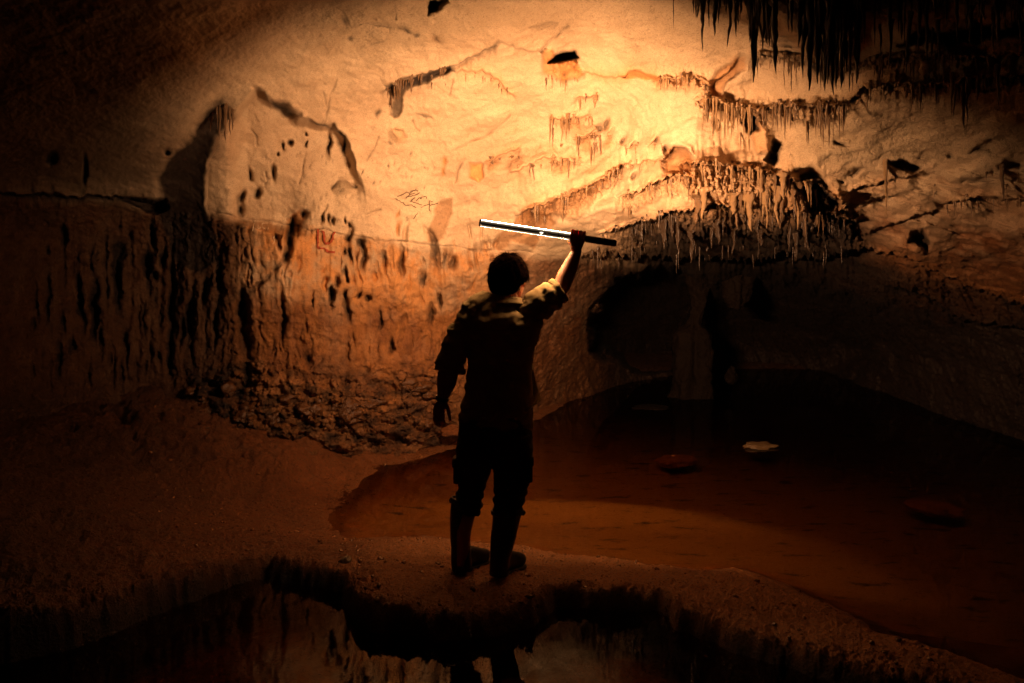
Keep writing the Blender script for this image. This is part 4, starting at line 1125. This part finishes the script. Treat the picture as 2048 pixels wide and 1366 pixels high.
# shirt
def rows_loft(bm, rows, y, seg=40, sq=2.4):
    loft(bm, [(P((l + r_) / 2, py, y + dy), (r_ - l) / 2 * PXM * y, dep) for py, l, r_, dep, dy in rows], seg, sq)
bm = bmesh.new()
rows_loft(bm, [(852, 919, 1064, .115, .0), (846, 920, 1065, .118, .0), (830, 923, 1065, .118, 0), (800, 929, 1064, .115, 0), (770, 934, 1063, .113, 0), (740, 938, 1063, .115, 0), (715, 938, 1064, .120, 0),
               (690, 930, 1070, .124, 0), (665, 920, 1080, .124, 0), (645, 912, 1086, .116, 0), (630, 918, 1084, .100, .004), (619, 934, 1070, .086, .008), (611, 956, 1058, .074, .012), (604, 974, 1050, .068, .016), (598, 980, 1047, .064, .02)], YB)
# sleeves
loft(bm, [(P(938, 648, YB), .068, .075), (P(925, 662, YB), .074, .08), (P(914, 684, YB), .072, .076), (P(907, 704, 5.595), .071, .074), (P(902, 722, 5.59), .074, .075), (P(900, 738, 5.585), .078, .078)], 28)
loft(bm, [(P(1048, 628, YB), .070, .08), (P(1066, 615, 5.59), .080, .082), (P(1085, 604, 5.59), .079, .08), (P(1102, 593, 5.60), .074, .076), (P(1118, 581, 5.605), .068, .072)], 28)
def wr_shirt(c):
    x, y, z = c.T
    ya = (y - YB)
    n1 = fbm(x * 7 + z * 3, y * 5, z * 11 - x * 6, 3)
    n2 = ridge(x * 5 - z * 4, y * 4, z * 8 + x * 5, 2)
    n3 = fbm(x * 30, y * 30, z * 24, 3)
    up = sstep(1.45, 1.75, z); arm = sstep(.14, .2, x) * sstep(1.5, 1.7, z)
    d = 0.010 * n1 + 0.007 * np.clip(n2, -.5, 1.5) + 0.0022 * n3
    # sleeve bunching around the raised arm
    s = (x - .10) * .8 + (z - 1.7) * .55
    d = d + arm * 0.007 * np.sin(s * 95 + 3 * n1)
    lowarm = sstep(-.22, -.27, x)
    d = d + lowarm * 0.005 * np.sin(z * 80 + 4 * n1)
    # yoke seam across the upper back
    d = d - 0.004 * np.exp(-((z - (1.60 + .02 * np.abs(x + .02))) / .006) ** 2) * sstep(-.01, -.05, ya)
    return d
shirt = link('shirt', remesh(bm, 'shirt', 0.006, M_SHIRT, 3, wr_shirt), person)
# collar, rolled cuffs, loose tail (sub-parts of the shirt)
def ring(name, centre, axis, r1, r2, h, thick, mat, parent, tilt=None, wob=0.003, refv=None, flare=0.0):
    axis = Vector(axis).normalized(); u = axis.cross(Vector(refv or (0, 1, 0))).normalized(); w_ = axis.cross(u).normalized()
    n, m = 48, 10; vs = []; fs = []
    for i in range(n):
        a = 2 * math.pi * i / n
        wv = 1 + wob * 12 * math.sin(3 * a + 1) + wob * 8 * math.sin(7 * a)
        for k in range(m):
            b = 2 * math.pi * k / m
            hh = math.copysign(abs(math.sin(b)) ** .7, math.sin(b)) * h / 2; tt = math.cos(b) * thick / 2
            rr = 1 + (hh / h) * flare
            vs.append(Vector(centre) + u * ((r1 * rr + tt) * math.cos(a) * wv) + w_ * ((r2 * rr + tt) * math.sin(a) * wv) + axis * (hh + wob * math.sin(2 * a + .5)))
    for i in range(n):
        for k in range(m):
            a, b = i * m + k, i * m + (k + 1) % m; c, d = ((i + 1) % n) * m + k, ((i + 1) % n) * m + (k + 1) % m
            fs.append((a, b, d, c))
    return link(name, mesh_np(name, np.array(vs), np.array(fs), mat), parent)
ring('collar', P(1013, 605, YB + .012), (-.05, .25, 1), .098, .078, .046, .012, M_SHIRT, shirt, flare=-.45)
ring('cuff', P(1116, 583, 5.605), (P(1131, 571, 5.615) - P(1102, 594, 5.595)), .069, .071, .036, .016, M_SHIRT, shirt, wob=.004)
ring('cuff', P(900, 738, 5.585), (P(899, 748, 5.585) - P(903, 722, 5.59)), .080, .078, .034, .014, M_SHIRT, shirt, wob=.004)
# open tail of the shirt swinging out on the right
tv, tf = [], []
tp = [(715,1060,1064),(735,1058,1066),(755,1056,1070),(775,1054,1075),(790,1052,1080),(802,1050,1084),(808,1050,1078),(814,1050,1068),(820,1048,1061)]
nu = 12
for i, (py, l, r_) in enumerate(tp):
    for k in range(nu):
        t = k / (nu - 1)
        yy = YB + .11 + .02 * t - .20 * (i / 8) ** 1.3 + .010 * math.sin(t * 9 + i)
        tv.append(P(l + (r_ - l) * t, py + 3 * math.sin(t * 5) * (i > 4), yy))
for i in range(len(tp) - 1):
    for k in range(nu - 1):
        a = i * nu + k; tf.append((a, a + 1, a + nu + 1, a + nu))
me = mesh_np('shirt_tail', np.array(tv), np.array(tf), M_SHIRT)
o = link('shirt_tail', me, shirt)
sol_ = o.modifiers.new('t', 'SOLIDIFY'); sol_.thickness = .004; sol_.offset = 0
o.modifiers.new('s', 'SUBSURF').render_levels = 2

# trousers
bm = bmesh.new()
rows_loft(bm, [(812, 930, 1058, .11, 0), (835, 923, 1062, .118, 0), (860, 918, 1064, .124, 0), (885, 916, 1063, .124, 0), (905, 914, 1062, .118, 0), (922, 914, 1062, .10, .0), (930, 922, 1056, .08, .0)], YB)
def leg(rows, y):
    loft(bm, [(P((l + r_) / 2, py, y + dy), (r_ - l) / 2 * PXM * y, dep) for py, l, r_, dep, dy in rows], 28, 2.2)
leg([(1024, 914, 958, .062, 0), (1014, 911, 963, .074, 0), (998, 913, 964, .074, 0), (980, 916, 967, .072, .01), (960, 916, 973, .078, .015), (940, 914, 981, .086, .01), (915, 914, 986, .098, 0), (890, 917, 990, .10, 0), (870, 922, 990, .09, 0)], 5.625)
leg([(1030, 990, 1040, .062, 0), (1020, 987, 1044, .074, 0), (1005, 988, 1047, .076, 0), (985, 989, 1052, .074, .01), (960, 987, 1058, .08, .015), (940, 986, 1062, .088, .01), (915, 985, 1063, .098, 0), (890, 985, 1063, .10, 0), (870, 986, 1060, .09, 0)], 5.565)
def wr_tr(c):
    x, y, z = c.T
    return 0.009 * fbm(x * 8, y * 8, z * 13 + x * 5, 3) + 0.004 * ridge(x * 9, y * 6, z * 20, 2) + sstep(.78, .62, z) * 0.006 * np.sin(z * 120 + x * 9)
trous = link('trousers', remesh(bm, 'trousers', 0.006, M_TROUS, 3, wr_tr), person)
for c, sx in ((P(913, 941, 5.62), .030), (P(1059, 938, 5.57), .034)):
    bm = bmesh.new(); bmesh.ops.create_cube(bm, size=1, matrix=Matrix.Translation(c) @ Matrix.Diagonal((sx, .13, .125, 1)))
    bmesh.ops.bevel(bm, geom=bm.edges[:], offset=.011, segments=3, affect='EDGES', profile=.6)
    bmesh.ops.create_cube(bm, size=1, matrix=Matrix.Translation(c + Vector((0, 0, .052))) @ Matrix.Diagonal((sx + .010, .135, .038, 1)))
    for f in bm.faces: f.smooth = True
    me = bpy.data.meshes.new('cargo_pocket'); bm.to_mesh(me); bm.free(); me.materials.append(M_TROUS)
    link('cargo_pocket', me, trous)

# boots
gz = ground_z(-0.23, 5.7)
def boot(leg_rows, y, heel, toe, zb):
    bm = bmesh.new()
    loft(bm, [(P((l + r_) / 2, py, y), (r_ - l) / 2 * PXM * y, dep) for py, l, r_, dep in leg_rows], 28, 2.1)
    h, t_ = Vector((heel[0], heel[1], zb)), Vector((toe[0], toe[1], zb))
    d = (t_ - h); L = d.length; d.normalize()
    for a, b, wv, hv_ in ((-.02, .30, .050, .062), (.22, .62, .052, .056), (.50, 1.0, .054, .045)):
        pass
    pth = []
    for s, w_, hh in ((-.10, .034, .030), (-.05, .043, .046), (.08, .047, .060), (.28, .046, .066), (.5, .049, .056), (.7, .054, .046), (.88, .053, .040), (1.0, .042, .034), (1.06, .022, .024)):
        pth.append((h + d * (L * s) + Vector((0, 0, hh + .006)), w_, hh))
    loft(bm, pth, 24, 2.4, ref=(0, 0, 1))
    me = remesh(bm, 'boot', .006, M_BOOT, 3, lambda c: 0.0035 * fbm(c[:, 0] * 14, c[:, 1] * 14, c[:, 2] * 9, 3))
    b = link('boot', me, person)
    sol = []
    bm = bmesh.new()
    loft(bm, [(h + d * (L * s) + Vector((0, 0, .006)), w_, .014) for s, w_ in ((-.11, .030), (-.06, .046), (.1, .049), (.3, .046), (.5, .050), (.7, .057), (.9, .055), (1.02, .043), (1.09, .02))], 24, 4.0, ref=(0, 0, 1))
    for f in bm.faces: f.smooth = True
    me = bpy.data.meshes.new('sole'); bm.to_mesh(me); bm.free(); me.materials.append(M_BLACK)
    link('sole', me, b)
    return b
hl, hr = gxy(921, 1143, .2), gxy(998, 1156, .2)
zl, zr = ground_z(hl[0], hl[1]) - .004, ground_z(hr[0], hr[1]) - .004
bL = boot([(1000,903,948,.062),(1012,901,948,.064),(1035,900,946,.064),(1060,900,943,.062),(1085,901,941,.058),(1105,902,942,.056),(1120,902,944,.056),(1140,904,944,.055)], 5.65, hl, (hl[0] + .135, hl[1] + .185), zl)
bR = boot([(1018,984,1044,.072),(1030,985,1042,.070),(1050,984,1037,.068),(1080,981,1030,.064),(1105,980,1023,.058),(1122,979,1019,.057),(1150,979,1018,.056)], 5.56, hr, (hr[0] + .120, hr[1] + .165), zr)
ring('boot_strap', P(1014, 1024, 5.56), (0, 0, 1), .084, .078, .026, .012, M_BOOT, bR, wob=.001)
ring('boot_strap', P(925, 1003, 5.65), (.25, 0, 1), .066, .066, .026, .012, M_BOOT, bL, wob=.001)
for b, c in ((bL, P(903, 1001, 5.65)), (bR, P(1046, 1025, 5.56))):
    bm = bmesh.new(); bmesh.ops.create_uvsphere(bm, u_segments=16, v_segments=10, radius=.016, matrix=Matrix.Translation(c) @ Matrix.Diagonal((.9, 1, 1.1, 1)))
    for f in bm.faces: f.smooth = True
    me = bpy.data.meshes.new('buckle'); bm.to_mesh(me); bm.free(); me.materials.append(M_BOOT); link('buckle', me, b)
# watch on the left wrist
w_ = ring('wristwatch', P(885.5, 797, 5.60), (P(889, 783, 5.59) - P(884, 806, 5.60)), .034, .033, .018, .006, M_BLACK, person, wob=.0005)
bm = bmesh.new(); bmesh.ops.create_cone(bm, cap_ends=True, segments=24, radius1=.017, radius2=.015, depth=.009,
    matrix=Matrix.Translation(P(873.5, 795.5, 5.595)) @ Matrix.Rotation(math.radians(-90), 4, 'Y'))
me = bpy.data.meshes.new('watch_case'); bm.to_mesh(me); bm.free(); me.materials.append(M_STEEL); link('watch_case', me, w_)

# ------------------------------------------------------------------ the light tube
tube = bpy.data.objects.new('light_tube', None); COL.objects.link(tube); tube.location = TL
tag(tube, 'long switched-on light tube with dark back, held up in the raised hand', 'light tube')
bpy.context.view_layer.update()
PITCH = math.radians(10)
bk = (BK * math.cos(PITCH) - UP * math.sin(PITCH)).normalized(); up = bk.cross(TAX).normalized()
if up.z < 0: up = -up
def arc_shell(name, t0, t1, a0, a1, r, mat, n=24, thick=None, m=2):
    """strip of the tube between angles a0..a1 (0 = back, towards the camera; positive = upwards)"""
    vs = []; fs = []
    for i in range(m):
        c = TL.lerp(TR, t0 + (t1 - t0) * i / (m - 1))
        for k in range(n + 1):
            a = math.radians(a0 + (a1 - a0) * k / n)
            vs.append(c + bk * (r * math.cos(a)) + up * (r * math.sin(a)))
    for i in range(m - 1):
        for k in range(n):
            q = i * (n + 1) + k
            fs.append((q, q + 1, q + n + 2, q + n + 1))
    return link(name, mesh_np(name, np.array(vs), np.array(fs), mat), tube)
tg = tube_t(1166)                       # where the luminous part ends, inside the grip
arc_shell('housing', .012, tg, -14, 14, TRAD, M_HOUS)
M_LED = emit('lamp diffuser front', LAMP_COL, LAMP_MAIN)
M_LEDS = emit('lamp diffuser edge', EDGE_COL, LAMP_EDGE)
RIM = [(14, 30, emit('lamp rim faint', (1.0, 0.66, 0.38), 0.05)), (30, 42, emit('lamp rim dim', (1.0, 0.70, 0.42), 0.16)), (42, 52, emit('lamp rim', (1.0, 0.76, 0.50), 0.55)),
       (52, 74, emit('lamp rim bright', (1.0, 0.84, 0.62), 1.7)), (74, 84, M_LEDS)]
for sg in (1, -1):
    for a0, a1, m_ in RIM:
        arc_shell('edge_diffuser', .012, tg, min(sg * a0, sg * a1), max(sg * a0, sg * a1), TRAD, m_, 8)
arc_shell('floor_fill_strip', .012, tg, -142, -112, TRAD, emit('added floor fill', LAMP_COL, LAMP_DOWN), 10)  # added emitter, unseen from behind, to brighten the floor
# added unseen walls narrow the main beam, open forward and a little upward
LP = math.radians(13)
lf = (-BK * math.cos(LP) + UP * math.sin(LP)).normalized(); lu = lf.cross(TAX).normalized()
if lu.z < 0: lu = -lu
def strip(name, prof, mat):
    vs = []; n = len(prof)
    for t in (.014, tg):
        c = TL.lerp(TR, t)
        vs += [c + lf * a + lu * b for a, b in prof]
    return link(name, mesh_np(name, np.array(vs), np.array([(i, i + 1, n + i + 1, n + i) for i in range(n - 1)]), mat, False), tube)
strip('front_diffuser', [(.003, -.0135), (.003, .0135)], M_LED)
strip('added_channel', [(.0210, .0122), (.0210, .0140), (.000, .0165), (-.002, 0), (.000, -.0165), (.0130, -.0140), (.0130, -.0122)], M_BLACK)
lv, lf_ = [], []
for i in range(18):
    c = TL.lerp(TR, .014 + (tg - .014) * i / 17)
    q = len(lv); lv += [c + lf * a + lu * b + TAX * ((a - .0035) * .12) for a, b in ((.0035, -.0134), (.0130, -.0134), (.0210, .0134), (.0035, .0134))]; lf_.append((q, q + 1, q + 2, q + 3))
link('added_louvre', mesh_np('added_louvre', np.array(lv), np.array(lf_), M_BLACK, False), tube)  # added unseen fins, slanted to dim the sides of the beam
strip('added_channel', [(.0210, .0140), (.0025, .0138)], M_BLACK); strip('added_channel', [(.0130, -.0140), (.0025, -.0138)], M_BLACK)
def cyl(name, t0, t1, r, mat, bev=.003):
    bm = bmesh.new(); a, b = TL.lerp(TR, t0), TL.lerp(TR, t1)
    loft(bm, [(a, r - bev, r - bev), (a.lerp(b, bev / (b - a).length), r, r), (b.lerp(a, bev / (b - a).length), r, r), (b, r - bev, r - bev)], 32)
    for f in bm.faces: f.smooth = len(f.verts) == 4
    me = bpy.data.meshes.new(name); bm.to_mesh(me); bm.free(); me.materials.append(mat); return link(name, me, tube)
cyl('end_cap', -.004, .012, TRAD + .0012, M_BLACK)
cyl('handle', tg, 1.0, TRAD + .001, M_BLACK)
cyl('end_cap', 1.0, 1.008, TRAD - .002, M_BLACK, .002)
# small white emblem on the back of the housing, made to glow
c = TL.lerp(TR, tube_t(1085)) + bk * (TRAD + .001)
vs = [c + TAX * (x * .011) + up * (z * .0045) + bk * b for b in (-.001, .0012) for x, z in ((-1, -.5), (-.6, .5), (.1, .9), (1, .4), (.7, -.6), (-.2, -.9))]
bm = bmesh.new(); q = [bm.verts.new(v) for v in vs]; bm.faces.new(q[6:]); bm.faces.new(q[:6][::-1])
for k in range(6): bm.faces.new((q[k], q[(k + 1) % 6], q[6 + (k + 1) % 6], q[6 + k]))
bmesh.ops.recalc_face_normals(bm, faces=bm.faces[:])
me = bpy.data.meshes.new('emblem'); bm.to_mesh(me); bm.free(); me.materials.append(emit('glowing emblem', (1, .85, .65), 3.0)); link('emblem', me, tube)
tl = tube_t(1119)
ring('clip_ring', TL.lerp(TR, tl), TAX, TRAD + .001, TRAD + .001, .004, .003, M_BLACK, tube, wob=0)

SC.cycles.max_bounces = 8
SC.cycles.diffuse_bounces = 5
SC.cycles.sample_clamp_indirect = 6.0
